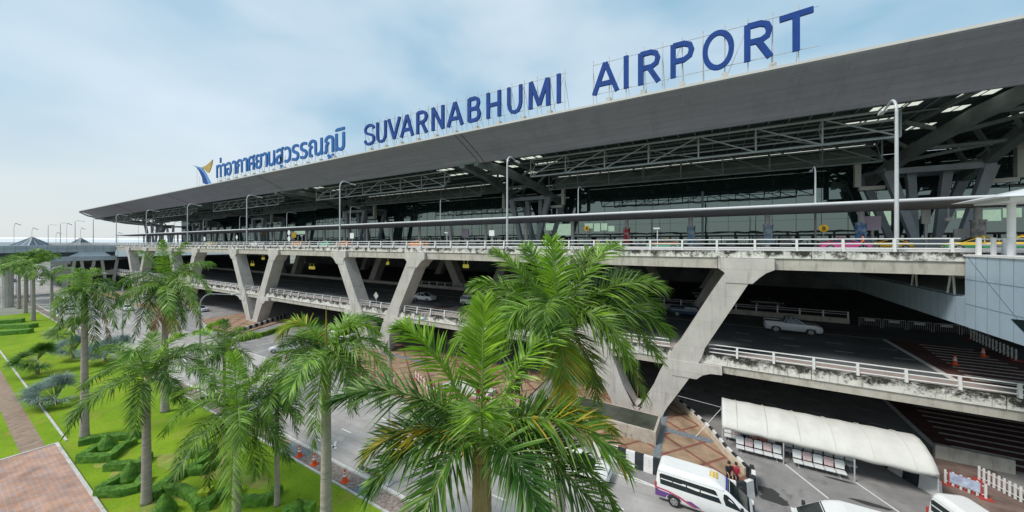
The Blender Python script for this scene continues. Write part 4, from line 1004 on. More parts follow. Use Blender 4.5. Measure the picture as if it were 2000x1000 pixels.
def van(label, deco=False):
    root = empty('minibus_van', (0,0,0), 0, label, 'van')
    lv = [(0.28,-2.62,2.45,0.84,0.18),(0.42,-2.68,2.62,0.91,0.25),(0.80,-2.69,2.66,0.94,0.28),(1.05,-2.68,2.52,0.94,0.30),(1.2,-2.67,2.30,0.93,0.30),(1.55,-2.63,1.83,0.90,0.28),(1.88,-2.57,1.40,0.85,0.26),(2.08,-2.52,1.05,0.80,0.26),(2.22,-2.42,0.75,0.72,0.28),(2.28,-2.25,0.45,0.60,0.28)]
    b = MB(); levels_body(b, lv, 0, 5); o = b.build('body', PW, root, smooth=True)
    for p in o.data.polygons:
        if abs(p.normal.z) > 0.9: p.use_smooth = False
    side_parts('side_window', M['cglass'], root, lv, [[(-2.35,1.22),(1.02,1.22),(0.98,1.30),(0.72,1.80),(0.62,1.85),(-2.30,1.85),(-2.42,1.78)]])
    side_parts('window_pillar', M['dark'], root, lv, [[(x-0.03,1.25),(x+0.03,1.25),(x+0.03,1.83),(x-0.03,1.83)] for x in (-1.65,-0.85,-0.1)], 0.014)
    side_parts('front_side_window', M['cglass'], root, lv, [[(1.22,1.20),(2.02,1.13),(1.95,1.22),(1.58,1.60),(1.28,1.80),(1.12,1.80),(1.10,1.55)]])
    b = MB(); end_panel(b, lv, (1.12,1.2,1.4,1.6,1.8,1.92), 0.78); b.build('windscreen', M['cglass'], root)
    b = MB(); end_panel(b, lv, (1.2,1.55,1.82), 0.72, front=False); b.build('rear_window', M['cglass'], root)
    wheels(root, (-1.55,1.52), 0.94, 0.35)
    side_parts('wheel_arch', M['dark'], root, lv, [[(x+0.44*math.cos(R(a)), max(0.3,0.36+0.44*math.sin(R(a)))) for a in range(0,181,15)] for x in (-1.55,1.52)], 0.004)
    for s in (-1,1):
        b = MB(); b.box(-2.70,-2.6,s*0.82-0.08,s*0.82+0.08,0.85,1.2); b.build('tail_light', M['red'], root)
        b = MB(); b.box(2.4,2.66,s*0.72-0.16,s*0.72+0.16,0.78,0.95); b.build('headlight', M['white'], root)
        b = MB(); b.box(1.95,2.1,s*1.08-0.1,s*1.08+0.1,1.15,1.4); b.bar((1.9,s*0.9,1.15),(2.0,s*1.05,1.2),0.05); b.build('wing_mirror', M['dark'], root)
    b = MB(); b.box(2.60,2.69,-0.45,0.45,0.72,0.92); b.build('grille', M['dark'], root)
    b = MB(); b.box(2.60,2.675,-0.24,0.24,0.45,0.56); b.box(-2.715,-2.6,-0.24,0.24,0.7,0.82); b.build('number_plate', M['white'], root)
    # roof gutter line and door seams
    b = MB(); side_panel(b, lv, [(-2.5,1.955),(1.15,1.955),(1.15,1.97),(-2.5,1.97)], 0.006)
    for x in (0.05+1.0,-0.45,): side_panel(b, lv, [(x,0.5),(x+0.015,0.5),(x+0.015,1.9),(x,1.9)], 0.004)
    b.build('body_seam', M['farg'], root)
    if deco:
        side_parts('side_stripe', PPU, root, lv, [[(-2.66,0.40),(-2.05,0.42),(-1.95,0.62),(-1.60,0.78),(-2.30,0.80),(-2.66,0.84)],[(-1.1,0.62),(-0.6,0.72),(-0.05,0.48),(0.3,0.34),(-0.3,0.40),(-0.7,0.46)]], 0.005)
        side_parts('side_stripe', PMG, root, lv, [[(-2.67,0.88),(-1.9,0.84),(-1.3,0.70),(-0.6,0.42),(0.6,0.31),(0.6,0.34),(-0.5,0.50),(-1.2,0.80),(-1.9,0.95),(-2.67,0.98)]], 0.009)
        b = MB()
        for r_ in range(4):
            for c_ in range(3): 
                q = interp(lv,2.2); b.box(0.35+c_*0.16,0.46+c_*0.16,-0.28+r_*0.17,-0.15+r_*0.17,2.262,2.287)
        b.build('roof_sticker', M['yellow'], root)
        b = MB(); end_panel(b, lv, (1.93,1.99), 0.8, off=0.012); b.build('windscreen_band', paint('bandblue',(0.05,0.05,0.3)), root)
    return root
v = van('white high-roof minibus with purple and red swoosh stripes parked beside the island', True); put(v, (-0.75,24.95), R(-1.2))
v = van('white high-roof minibus cut by the bottom edge, nosing left below the tent'); put(v, (6.45,25.4), R(181))
v = van('white minibus in the bottom right corner seen from behind'); put(v, (12.35,27.7), math.atan2(-0.951,0.355))
put(car('parked_car', PSV, 'silver pickup truck driving alone along the lower deck', 'pickup truck', 'pickup'), (7.4,50.6), 0, LZ).name = 'pickup_truck'
put(car('parked_car', PW, 'white saloon car on the lower deck just right of the second pier leg', 'car'), (-45.2,45.9), 0, LZ)
put(car('parked_car', PW, 'white car on the lower deck half hidden by the big palm fronds', 'car', 'suv'), (-34.6,46.2), 0, LZ)
put(car('parked_car', PW, 'white car on the lower deck at the right tip of the big palm fronds', 'car', 'suv'), (-10.0,52.0), 0, LZ)
put(car('parked_car', PNV, 'dark blue pickup in the shade behind the nearest pier leg', 'pickup truck', 'pickup'), (-3.2,54.5), 0, LZ)
put(car('parked_car', PDK, 'dark car deep in the shade of the lower deck beyond the divider', 'car', 'suv'), (-2,75), 0, LZ)
put(car('parked_car', PDK, 'dark saloon in the shade beyond the divider left of the hatched zone', 'car'), (7,70), 0, LZ)
put(car('parked_car', PSV, 'silver saloon parked alone in the small car park', 'car'), (-57.2,28.6), R(215))
put(car('parked_car', PW, 'white car under the second span behind the palm with the yellow spear', 'car', 'suv'), (-55.5,36.9), R(20))
g = G(1212,940); put(car('parked_car', PW, 'white car peeping out from behind the front palm fronds by the striped kerb', 'car'), (-8.6,24.2), R(2))
for i,(px,py,bd,rz,lab,kd) in enumerate([(137,612,PW,178,'white car on the road behind the leftmost near palm','sedan'),(285,582,PSV,5,'silver car behind the fronds of the brown-skirted palm','sedan'),(350,607,PW,8,'white saloon right of the brown-skirted palm trunk','sedan'),(392,608,PSV,6,'silver saloon by the foot of the curved lamp','sedan'),(248,606,PW,0,'small white car between the two left palms','sedan'),(80,549,PW,2,'far white car under the distant overpass','sedan'),(26,551,PDK,178,'far dark car at the left edge beyond the palm trunks','sedan'),(58,543,PMG,178,'far red vehicle at the left edge beyond the palm trunks','suv'),(66,538,PW,178,'far white vehicle beyond the row of pale palm trunks','suv'),(104,546,PSV,2,'far silver car right of the small leaning palm','sedan'),(10,566,PW,178,'pale vehicle cut by the left edge of the picture','suv')]):
    g = G(px,py); put(car('parked_car', bd, lab, 'car', kd), (g.x,g.y), R(rz), 0.01)
g = G(130,597); bs = empty('white_bus', (g.x,g.y,0.01), 0, 'white bus roof showing between the fronds of the leftmost near palm', 'bus')
lvb = [(0.4,-5.5,5.4,1.2,0.2),(0.8,-5.6,5.6,1.25,0.25),(2.6,-5.55,5.45,1.22,0.25),(3.0,-5.4,5.2,1.1,0.3)]
b = MB(); levels_body(b, lvb, 0); b.build('body', PW, bs); b = MB(); side_panel(b, lvb, [(-5.2,1.5),(5.0,1.5),(5.0,2.4),(-5.2,2.4)]); b.build('side_window', M['cglass'], bs); wheels(bs,(-3.4,3.4),1.25,0.48)
taxis = [(PPK,None,1648,53.6,0,'bright pink taxi on the upper deck',PPK),(POR,PMT,1296,53.6,180,'orange and mint taxi on the upper deck right of the big palm',PYL),(PYL,PGR,1905,53.0,180,'yellow and green taxi on the upper deck near the walkway shelter',PYL),(PYL,PGR,1985,51.6,180,'second yellow and green taxi at the right edge of the upper deck',PYL),
 (PMT,None,638,47.5,180,'pale green taxi on the upper deck beside the fourth lamp',None),(POR,None,582,47.5,180,'orange taxi behind the far railing left of the pale green one',None),(POR,None,672,47.5,180,'orange and white taxi right of the pale green one',None),(PYL,None,410,47.5,180,'yellow taxi far along the upper deck',None),(PW,None,500,48,180,'white car far along the upper deck between yellow and orange taxis',None),(POR,None,816,47.0,180,'orange taxi on the upper deck above the second pier',None),(PYL,None,1735,66,180,'yellow vehicle in the inner lane behind the nearest tall lamp',None)]
for bd,two,px,yy,rz,lab,rs_ in taxis:
    x = PY(px,480,yy).x; put(car('taxi', bd, lab, 'taxi', 'sedan', two, rs_, 'taxis and cars on the upper deck'), (x,yy), R(rz), UZ)

# ================================================================ SMALL THINGS
def cone(p, z, label, h=0.75, sc=1, grp='traffic cones'):
    root = empty('traffic_cone', (p[0],p[1],z), 0, label, 'traffic cone', grp); root.scale = (sc,sc,sc)
    b = MB(); b.box(-0.2,0.2,-0.2,0.2,0,0.04); b.tube([(0,0,0.04),(0,0,h)],[0.15,0.04],14); b.build('cone_body', M['orange'], root)
    b = MB(); b.tube([(0,0,0.34),(0,0,0.46)],[0.112,0.091],14); b.tube([(0,0,0.54),(0,0,0.6)],[0.082,0.072],14); b.build('reflective_band', M['white'], root)
for px,py,lab in ((583,893,'upper left orange cone of the three beside the lawn'),(607,912,'middle orange cone of the three beside the lawn'),(660,950,'lowest orange cone of the three beside the lawn, right of the trunk')):
    g = G(px,py); cone((g.x,15.0), 0.03, lab, sc=1.15)
g = G(1865,713,LZ); cone((g.x,g.y), LZ+0.01, 'orange and white cone on the hatched zone of the lower deck', sc=1.1)
g = G(1920,697,LZ); cone((g.x,g.y), LZ+0.01, 'farther orange and white cone on the hatched zone of the lower deck', sc=1.1)
g = G(558,700); cone((g.x,g.y), 0.0, 'orange cone in the small car park by the silver saloon')
def picket(x0,y0,x1,y1,n,label,z=0.15,banner=False,h=1.0,mats=('kwhite','red')):
    root = empty('picket_fence', (x0,y0,z), 0, label, 'fence'); d = Vector((x1-x0,y1-y0,0)); L = d.length; u = d.normalized()
    for k in (0,1):
        b = MB()
        for i in range(k,n,2):
            b = MB(); p = u*(L*i/(n-1)); b.bar(p, p+Vector((0,0,h)), 0.11, 0.05); b.build('picket', M[mats[k]], root)
    b = MB(); b.bar(Vector((0,0,h*0.8)), d+Vector((0,0,h*0.8)), 0.04, 0.05); b.bar(Vector((0,0,h*0.25)), d+Vector((0,0,h*0.25)), 0.04, 0.05); b.build('rail', M['kwhite'], root)
    for p in (Vector((0,0,0)), d): b = MB(); b.box(p.x-0.3,p.x+0.3,p.y-0.25,p.y+0.25,0,0.06); b.build('foot', M['red'], root)
    if banner: 
        b = MB(); nn = Vector((u.y,-u.x,0))*0.07; p = u*L*0.12+nn; q = u*L*0.88+nn
        b.add([p+Vector((0,0,.3)),q+Vector((0,0,.3)),q+Vector((0,0,.95)),p+Vector((0,0,.95)),p-nn*.3+Vector((0,0,.3)),q-nn*.3+Vector((0,0,.3)),q-nn*.3+Vector((0,0,.95)),p-nn*.3+Vector((0,0,.95))],[(0,1,2,3),(7,6,5,4),(0,4,5,1),(2,6,7,3),(0,3,7,4),(1,5,6,2)])
        b.build('banner', mat('pale_blue_banner',(0.42,0.48,0.62),0.6,var=0.35,scale=2.5), root)
    return root
a = G(1846,945); c_ = G(1925,975); picket(a.x,a.y,c_.x,c_.y,11,'red and white fence with a pale blue banner right of the tent',z=0.0,banner=True)
a = G(1912,938); c_ = G(2040,1005); picket(a.x,a.y,c_.x,c_.y,13,'row of white I-shaped barrier posts in the bottom right corner',z=0.0,mats=('kwhite','kwhite'))
picket(-31.5,30.5,-25,27.4,16,'red and white picket fence on the paved island behind the yellow-tipped palm')
picket(-36,29.5,-31.8,27.6,12,'second red and white picket fence nearer the left curb of the paved island')
picket(-24,31.5,-18.5,28.8,14,'red and white picket fence above the front palm on the paved island')
a = G(1745,510+150,LZ); 
a = G(1896,662,LZ); c_ = G(1984,704,LZ); picket(a.x,a.y,c_.x,c_.y,14,'dim row of white barrier posts along the wall on the lower deck',z=LZ,mats=('kerb','kerb'))
b = MB(); b.box(-27,-21,30.2,32.2,0.16,0.55); tag(b.build('concrete_slab', M['kerb']), 'pale low concrete slab on the paved island among the red and white fences', 'slab')
b = MB(); b.box(14.6,18.5,39.9,40.3,0,1.0); tag(b.build('low_wall', M['girder']), 'grey concrete low wall end right of the tent, in front of the hatched zone', 'wall')
sheet('brown_patch', [(12.9,33.0),(17.5,33.0),(17.5,39.8),(13.4,39.8),(12.0,36.0)], 0.012, mat('brown_dirty_paving',(0.17,0.12,0.10),0.9,var=0.4,scale=0.8))
# dim row barriers (grid fences) on the lower deck
fg = empty('mesh_barrier', (15.2,59.0,LZ), 0, 'line of dark crowd-control barriers with white plates on the lower deck', 'barrier')
b = MB()
for i in range(5):
    x = i*2.1; b.tube([(x,0,0),(x,0,1.05),(x+1.9,0,1.05),(x+1.9,0,0)],0.03,6)
    for j in range(1,12): b.tube([(x+1.9*j/12,0,0.15),(x+1.9*j/12,0,1.05)],0.012,4)
    pl = MB(); pl.box(x+0.5,x+1.4,-0.03,-0.01,0.7,0.95); pl.build('plate', M['kerb'], fg)
b.build('grille', M['pole'], fg)
def post_sign(px, py_base, Y, z, h, kind, label, col='white', s=1.0):
    x = PY(px,py_base,Y).x; root = empty('road_sign', (x,Y,z), 0, label, 'sign'); b = MB(); b.tube([(0,0,0),(0,0,h)],0.05,6); b.build('pole', M['pole'], root)
    b = MB()
    if kind == 'diamond': b.prism([(0,h+0.1),(0.62*s,h-0.55*s),(0,h-1.2*s),(-0.62*s,h-0.55*s)],'y',-0.09,-0.06)
    elif kind == 'round': b.tube([(0,-0.06,h-0.4*s),(0,-0.09,h-0.4*s)],[0.45*s]*2,16)
    elif kind == 'two': b.tube([(0,-0.06,h-0.4*s),(0,-0.09,h-0.4*s)],[0.5*s]*2,16); b.tube([(0,-0.06,h-1.6*s),(0,-0.09,h-1.6*s)],[0.5*s]*2,16)
    else: b.prism([(-0.5*s,h-0.9*s),(0.5*s,h-0.9*s),(0.5*s,h),(-0.5*s,h)],'y',-0.09,-0.06)
    b.build('sign_plate', M[col], root); return root
post_sign(735,600,38.9,6.52,1.9,'diamond','pale diamond sign on the lower deck between the legs of the second pier','kerb')
post_sign(688,470,36.9,16.0,2.4,'sq','white rectangular sign on the railing beside the fourth lamp',s=1.0)
post_sign(961,470,36.9,16.0,2.3,'sq','white sign on a thin post just left of the second tall lamp',s=0.8)
post_sign(565,470,37.5,16.0,3.2,'two','pair of white round signs stacked on one post, far left of the canopy',s=1.0)
post_sign(400,470,38,16.0,2.4,'sq','far small white sign near the left end of the railing',s=1.1)
post_sign(463,470,38,16.0,2.6,'diamond','far small white diamond sign left of the fifth lamp',s=0.9)
for px,py,Y,w_,h_,c_,lab in ((574,459,66,2.6,1.8,'yellow','brown-yellow board sign under the canopy far to the left'),(515,454,62,2.6,1.0,'yellow','orange board under the canopy at far left')):
    p = PY(px,py,Y); b = MB(); b.box(-w_/2,w_/2,0,0.15,-h_/2,h_/2); b.tube([(0,0.2,-h_/2-1.6),(0,0.2,h_/2)],0.06,6,); o = b.build('board_sign', M[c_], loc=p); tag(o, lab, 'sign')
# yellow round badge with a dark B-like bus symbol, pink advertising boards
for px,lab in ((1609,'yellow round sign with a dark letter B seen through the railing right of centre'),(1146,'yellow round sign below the canopy near the middle pylon')):
    p = PY(px,446,64); root = empty('round_sign', (p.x,64,p.z), 0, lab, 'sign'); b = MB(); b.tube([(0,0,0),(0,0.1,0)],[0.52]*2,20); b.build('disc', M['yellow'], root)
    b = MB(); b.tube([(0,0.05,-0.5),(0,0.05,-2.2)],0.05,6); b.build('pole', M['pole'], root)
    me = text_mesh('B',1,0.04,0); me.materials.clear(); me.materials.append(M['dark']); bx = bbox(me)
    for v_ in me.vertices: x,y,z = v_.co; v_.co = ((x-(bx[0]+bx[1])/2)*0.72, -0.03-z, (y-(bx[2]+bx[3])/2)*0.72)
    o = bpy.data.objects.new('letter', me); COL.objects.link(o); o.parent = root
for px,py0,py1,w_,lab in ((1704,422,450,1.5,'pale pink board on a post beside the column near the pink taxi'),(908,447,462,1.9,'pale pink square board under the canopy left of the second lamp'),(1890,447,463,2.0,'white square board under the canopy near the yellow taxi'),(1809,404,437,0.7,'tall narrow pale banner hanging from the canopy')):
    a = PY(px,py1,58.5); c_ = PY(px,py0,58.5); root = empty('advert_board', (a.x,58.5,16.0), 0, lab, 'board')
    b = MB(); b.box(-w_/2,w_/2,0,0.2,a.z-16,c_.z-16); b.build('panel', M['pinkboard'] if 'pink' in lab else M['white'], root); b = MB(); b.tube([(0,0.1,0),(0,0.1,a.z-16)],0.15,8); b.build('post', M['pole'], root)
for px,lab in ((873,'white camera on a short post behind the upper railing'),(590,'far white camera post behind the railing'),(1284,'thin camera post right of the red wrapped column')):
    x = PY(px,460,50).x; root = empty('camera_post', (x,50,15.85), 0, lab, 'camera'); b = MB(); b.tube([(0,0,0),(0,0,2.7)],0.06,6); b.build('post', M['whitepaint'], root); b = MB(); b.box(-0.5,0.3,-0.15,0.15,2.7,2.9); b.build('camera_head', M['whitepaint'], root)
x = PY(1852,420,55).x; root = empty('hanging_camera', (x,55,20.4), 0, 'white dome camera hanging from the canopy near the right pylon', 'camera'); b = MB(); b.tube([(0,0,0),(0,0,-1.0)],0.06,6); b.build('stem', M['whitepaint'], root); b = MB(); b.ball((0,0,-1.2),0.28,10,6); b.build('dome', M['whitepaint'], root)
# yellow lit direction signs hanging under the upper deck
for px,py,Y,w_,lab in ((608,523,60,2.8,'yellow lit sign hanging in the second bay of the lower road'),(492,517,60,2.2,'yellow lit sign hanging in the bay beyond the third pier'),(513,505,66,1.8,'small yellow lit sign high in the bay beyond the third pier'),(754,514,66,1.8,'small yellow lit sign in the second bay at right'),(909,520,66,1.6,'yellow lit sign seen left of the big palm')):
    p = PY(px,py,Y); b = MB(); b.box(-w_/2,w_/2,0,0.3,-0.42,0.42); b.tube([(-w_/3,0.15,0.5),(-w_/3,0.15,1.4)],0.04,5); b.tube([(w_/3,0.15,0.5),(w_/3,0.15,1.4)],0.04,5)
    m_ = M.get('ysign') or mat('lit_yellow_sign',(0.5,0.47,0.08),0.6,var=0.2,scale=1); M['ysign'] = m_; pp = m_.node_tree.nodes['Principled BSDF']; pp.inputs['Emission Color'].default_value = (0.70,0.64,0.10,1); pp.inputs['Emission Strength'].default_value = 0.25
    tag(b.build('hanging_sign', m_, loc=p), lab, 'sign')

# ================================================================ PALMS
UPV = Vector((0,0,1))
def frond(parent, base, tip, arch, leaf, seed, n=70, lmax=0.85, width=0.045, droop=0.5, mats=None, start=0.14, plume=0.7, yfrac=0.0, spread=66, sag=0.0, name='frond', label=None):
    r = random.Random(seed); P0 = Vector(base); P3 = Vector(tip); d = P3-P0
    P1 = P0 + UPV*arch*1.0 + d*0.22; P2 = P0 + UPV*(arch*0.95-sag) + d*0.72
    def pos(s): 
        u = 1-s; return P0*u**3 + P1*3*u*u*s + P2*3*u*s*s + P3*s**3
    def tan(s): return (pos(min(1,s+.01))-pos(max(0,s-.01))).normalized()
    b = MB(); k = 9; L = sum((pos((i+1)/k)-pos(i/k)).length for i in range(k))
    b.tube([pos(i/k) for i in range(k+1)], [0.045*(1-i/k*0.85)*min(1.0,lmax/0.8) for i in range(k+1)], 5, k=1)
    side0 = None
    for i in range(n):
        s = start + (1-start)*(i+r.random()*0.5)/n; p = pos(s); t = tan(s)
        sd_ = t.cross(UPV)
        if sd_.length < 0.15: sd_ = t.cross(Vector((0.8,0.5,0)))
        sd_.normalize(); nm = sd_.cross(t).normalized()
        q = (s-start)/(1-start)
        prof = (0.45+1.6*q if q < 0.34 else 1.0 - 0.62*((q-0.34)/0.66)**1.6)
        a = R(spread - 38*q + r.uniform(-7,7))
        for sg in (-1,1):
            ll = lmax*prof*r.uniform(0.82,1.08)
            up = r.uniform(-1.0,1.25)*plume + 0.08
            dr = (t*math.cos(a) + sd_*sg*math.sin(a) + nm*up*math.sin(a)).normalized()
            dp = droop*r.uniform(0.6,1.3)
            w_ = (t - dr*t.dot(dr)); 
            if w_.length < 1e-3: w_ = nm.copy()
            w_.normalize(); w_ = (w_ + dr.cross(w_)*r.uniform(-0.7,0.7)).normalized()
            pts = []
            for u,wf in ((0,0.45),(0.35,1.0),(0.7,0.7),(1.0,0.06)):
                c = p + dr*ll*u - UPV*dp*ll*u*u*(0.9) 
                pts.append((c-w_*width*wf*0.5, c+w_*width*wf*0.5))
            vs = [v for pr in pts for v in pr]; rv = r.random(); kk = 2 if r.random() < yfrac*(0.4+0.9*q) else (3 if rv < 0.22 else (4 if rv > 0.78 else 0))
            b.add(vs, [(0,1,3,2),(2,3,5,4),(4,5,7,6)], kk)
    ms = [M[leaf], M['rachis'], M['leaf_yellow']] + ([M['leaf_grey'],M['leaf_dark']] if leaf in ('leaf','leaf_dark') else ([M['leaf_bright'],M['leaf']] if leaf in ('leaf_bright','leaf_grey') else [M[leaf],M[leaf]]))
    o = b.build(name, ms, parent, recalc=False)
    if label: o['label'] = label
    return o
def trunk(root, h, r0, r1, lean=(0,0), m='trunk', shaft=1.3, rings=True, shaft_m='shaft', n=14):
    b = MB(); pts = []; rs = []; k = max(14,int(h*5))
    for i in range(k+1):
        u = i/k; flare = 0.25*math.exp(-u*14); bul = 0.08*math.sin(math.pi*min(1,u*1.6)); rr = (r0+(r1-r0)*u)*(1+flare+bul)
        if rings and i % 2: rr *= 1.025
        pts.append((lean[0]*(u**1.5), lean[1]*(u**1.5), h*u)); rs.append(rr)
    b.tube(pts, rs, n); b.build('trunk', M[m], root, smooth=True)
    if shaft:
        b = MB(); b.tube([(lean[0],lean[1],h-0.05),(lean[0],lean[1],h+shaft*0.3),(lean[0],lean[1],h+shaft*0.75),(lean[0],lean[1],h+shaft)],[r1*1.12,r1*1.18,r1*0.85,r1*0.4],12); b.build('crownshaft', M[shaft_m], root, smooth=True)
def palm(name, cpx, cpy, Z, label, tips, r0=0.24, r1=0.17, leaf='leaf', lmax=0.85, n=60, droop=0.55, width=0.05, trunk_m='trunk', shaft=1.2, plume=0.7, seed=1, group=None, cat='palm tree', auto=0, autoL=3.4, shaft_m='shaft', autoe=(-25,50)):
    """crown centre at image point (cpx,cpy) at depth Z; tips: (px,py,dz,arch[,leaf[,yellow]])"""
    cpos = PZ(cpx,cpy,Z); gz = 0.05; base = Vector((cpos.x,cpos.y,gz)); root = empty(name, base, 0, label, cat, group)
    hc = cpos.z-gz; trunk(root, hc-shaft*0.8, r0, r1, m=trunk_m, shaft=shaft, shaft_m=shaft_m)
    r = random.Random(seed)
    for i,t_ in enumerate(tips):
        px,py,dz,arch = t_[:4]; lf = t_[4] if len(t_) > 4 and t_[4] else leaf; yf = t_[5] if len(t_) > 5 else 0.0
        tp = PZ(px,py,Z+dz) - base; bs = Vector((r.uniform(-.06,.06),r.uniform(-.06,.06),hc-0.1-0.02*i))
        frond(root, bs, tp, arch, lf, seed*100+i, n=n, lmax=lmax, width=width, droop=t_[6] if len(t_) > 6 else droop, plume=plume, yfrac=yf)
    if auto > 0 and tips: autoL = sum((PZ(t_[0],t_[1],Z+t_[2])-cpos).length for t_ in tips)/len(tips)*0.95
    for i in range(auto):
        az = 2*math.pi*(i*0.381966*1.0+r.random()*0.08); el = R(autoe[0]+(autoe[1]-autoe[0])*((i*0.618)%1)); LL = autoL*r.uniform(0.85,1.08)
        tp = Vector((math.cos(az)*math.cos(el)*LL, math.sin(az)*math.cos(el)*LL, hc+math.sin(el)*LL-0.5))
        frond(root, (0,0,hc-0.1), tp, LL*0.30, r.choice([leaf,'leaf','leaf_grey','leaf_dark','leaf_dark']), seed*100+50+i, n=n, lmax=lmax, width=width, droop=droop, plume=plume)
    return root
# nearest palm, bottom centre
palm('royal_palm', 941, 862, 9.2, 'nearest palm at bottom centre with brown fibrous trunk and a burst of green fronds', [
 (657,783,-0.5,1.0,'leaf_dark',0.0),(718,885,-0.6,0.75,'leaf_dark',0.3),(800,1085,-1.6,1.2,'leaf_dark',0.03),
 (1225,915,-0.8,1.35,'leaf',0.12),(1195,840,0.5,1.1,'leaf',0.55),(1215,1075,-1.2,1.3,'leaf_dark',0.0),(782,640,0.3,0.9,'leaf_bright',0.0),(945,585,0.6,0.5,'leaf_bright',0.0),
 (1095,640,0.3,1.0,'leaf_grey',0.0),(938,805,-3.3,0.5,'leaf_grey',0.0),(1120,830,1.4,0.9,'leaf_dark',0.05),(800,800,1.6,0.8,'leaf_dark',0.05),(1205,1000,-0.3,1.5,'leaf',0.03),(1060,1020,-1.9,1.1,'leaf_dark',0.0),(720,960,-0.9,1.1,'leaf_dark',0.05)],
 r0=0.30, r1=0.25, lmax=1.12, n=135, droop=0.20, width=0.050, trunk_m='trunkb', shaft=0.5, plume=0.75, seed=11, shaft_m='trunkb')
# big palm in front of the decks
palm('royal_palm', 1092, 640, 12.6, 'large royal palm in front of the decks at centre, with one yellowing hanging frond', [
 (892,665,-0.6,0.9,'leaf_grey'),(925,555,0.2,0.7,'leaf'),(968,492,0.4,0.5,'leaf_grey'),(1078,468,0.6,0.3,'leaf_bright'),(1200,480,0.3,0.8,'leaf_grey'),(1150,490,0.8,0.5,'leaf'),
 (1292,560,-0.2,1.1,'leaf_grey'),(1305,650,-0.4,1.4,'leaf'),(1255,770,-0.7,1.9,'leaf_grey',0.08),(1106,800,-0.8,0.9,'leaf_grey',0.5),(1165,780,1.0,1.3,'leaf_grey',0.1),(955,700,-0.4,1.4,'leaf_dark'),(1010,760,0.8,1.2,'leaf_dark'),
 (1285,600,1.0,1.3,'leaf'),(905,610,1.0,1.2,'leaf_grey'),(1030,480,1.2,0.6,'leaf'),(1240,535,1.2,0.9,'leaf_dark'),(1060,640,-3.4,1.5,'leaf'),(1225,700,-1.6,1.6,'leaf_grey'),(930,640,1.6,1.1,'leaf_dark'),(1160,590,1.8,0.9,'leaf'),(985,640,-1.6,1.3,'leaf'),(1285,700,0.2,1.9,'leaf_grey'),(1000,560,1.5,0.9,'leaf_grey')],
 r0=0.26, r1=0.2, lmax=1.2, n=150, droop=0.30, width=0.045, seed=23, shaft=1.4, plume=0.8)
palm('royal_palm', 637, 690, 17.0, 'tall palm left of centre with a bright yellow-green arching frond and smooth grey trunk', [
 (548,655,-0.3,1.5,'leaf_bright',0.45),(500,742,-0.5,1.1,'leaf'),(545,760,0.8,1.3,'leaf_dark'),(612,872,-0.9,1.1,'leaf_grey'),(738,652,0.0,1.3,'leaf_bright'),(762,740,-0.4,1.5,'leaf_grey'),(742,790,0.4,1.6,'leaf_dark'),(700,620,1.4,0.9,'leaf_grey'),(585,660,1.5,1.0,'leaf'),(690,800,-1.2,1.6,'leaf'),(560,800,-0.6,1.3,'leaf_dark'),(765,700,1.4,1.5,'leaf')],
 r0=0.27, r1=0.20, lmax=1.08, n=100, droop=0.32, width=0.045, auto=5, seed=31, shaft=1.9)
o = MB(); q = PZ(637,690,17.0); o.tube([(0,0,0),(0,0,1.2),(0,0,2.4)],[0.05,0.04,0.01],6); o = o.build('spear_leaf', M['leaf_yellow'], None)
pr_ = bpy.data.objects['royal_palm.002']; o.parent = pr_; o.location = (0,0,q.z-0.05)
palm('royal_palm', 462, 815, 20.5, 'dark-centred palm lower left with drooping fronds over the hedge maze', [
 (318,850,-1,2.0,'leaf'),(335,780,0.5,1.6,'leaf_bright'),(345,900,0.5,1.6,'leaf_dark'),(448,1015,-1.6,1.5,'leaf_grey'),(455,690,0.6,0.8,'leaf_bright'),(540,700,1,1.2,'leaf_dark'),(500,930,-0.5,1.6,'leaf'),(560,900,0,1.9,'leaf_dark'),(405,950,0.5,1.7,'leaf_dark'),(530,960,0.8,1.9,'leaf'),(470,880,-2.5,1.8,'leaf'),(400,720,1.5,1.2,'leaf'),(560,800,1.2,1.7,'leaf_dark')],
 r0=0.2, r1=0.15, lmax=1.12, n=84, droop=0.38, width=0.05, auto=5, seed=41, shaft=1.3)
palm('royal_palm', 438, 692, 26.0, 'slender palm with thin brown trunk and lime-green crown beside the road', [
 (378,650,0,1.0,'leaf_bright'),(505,655,0,1.1,'leaf_bright'),(478,760,-.5,1.6,'leaf_bright'),(415,760,-.5,1.3,'leaf_bright'),(440,625,0.5,0.5,'leaf'),(385,700,0.6,1.2,'leaf'),(505,735,0.8,1.6,'leaf_bright'),(470,640,1.3,0.8,'leaf_bright'),(395,740,-1,1.4,'leaf_dark'),(350,690,-0.5,1.2,'leaf_dark')],
 r0=0.12, r1=0.09, lmax=0.9, n=46, droop=0.5, width=0.06, auto=4, seed=43, trunk_m='trunkb', shaft=0.8)
palm('royal_palm', 541, 775, 22.0, 'small palm with arching green fronds between the two left-centre trunks', [
 (470,815,-1,1.3,'leaf'),(482,755,0.5,1.3,'leaf_bright'),(590,800,0,1.4,'leaf'),(575,740,1,1.2,'leaf_dark'),(540,880,-.8,1.3,'leaf_dark'),(500,860,0,1.4,'leaf_dark'),(580,850,.5,1.4,'leaf'),(530,710,1,0.7,'leaf_bright'),(520,830,-2,1.5,'leaf')],
 r0=0.15, r1=0.11, lmax=0.85, n=46, droop=0.45, width=0.06, auto=4, seed=47, shaft=0.8)
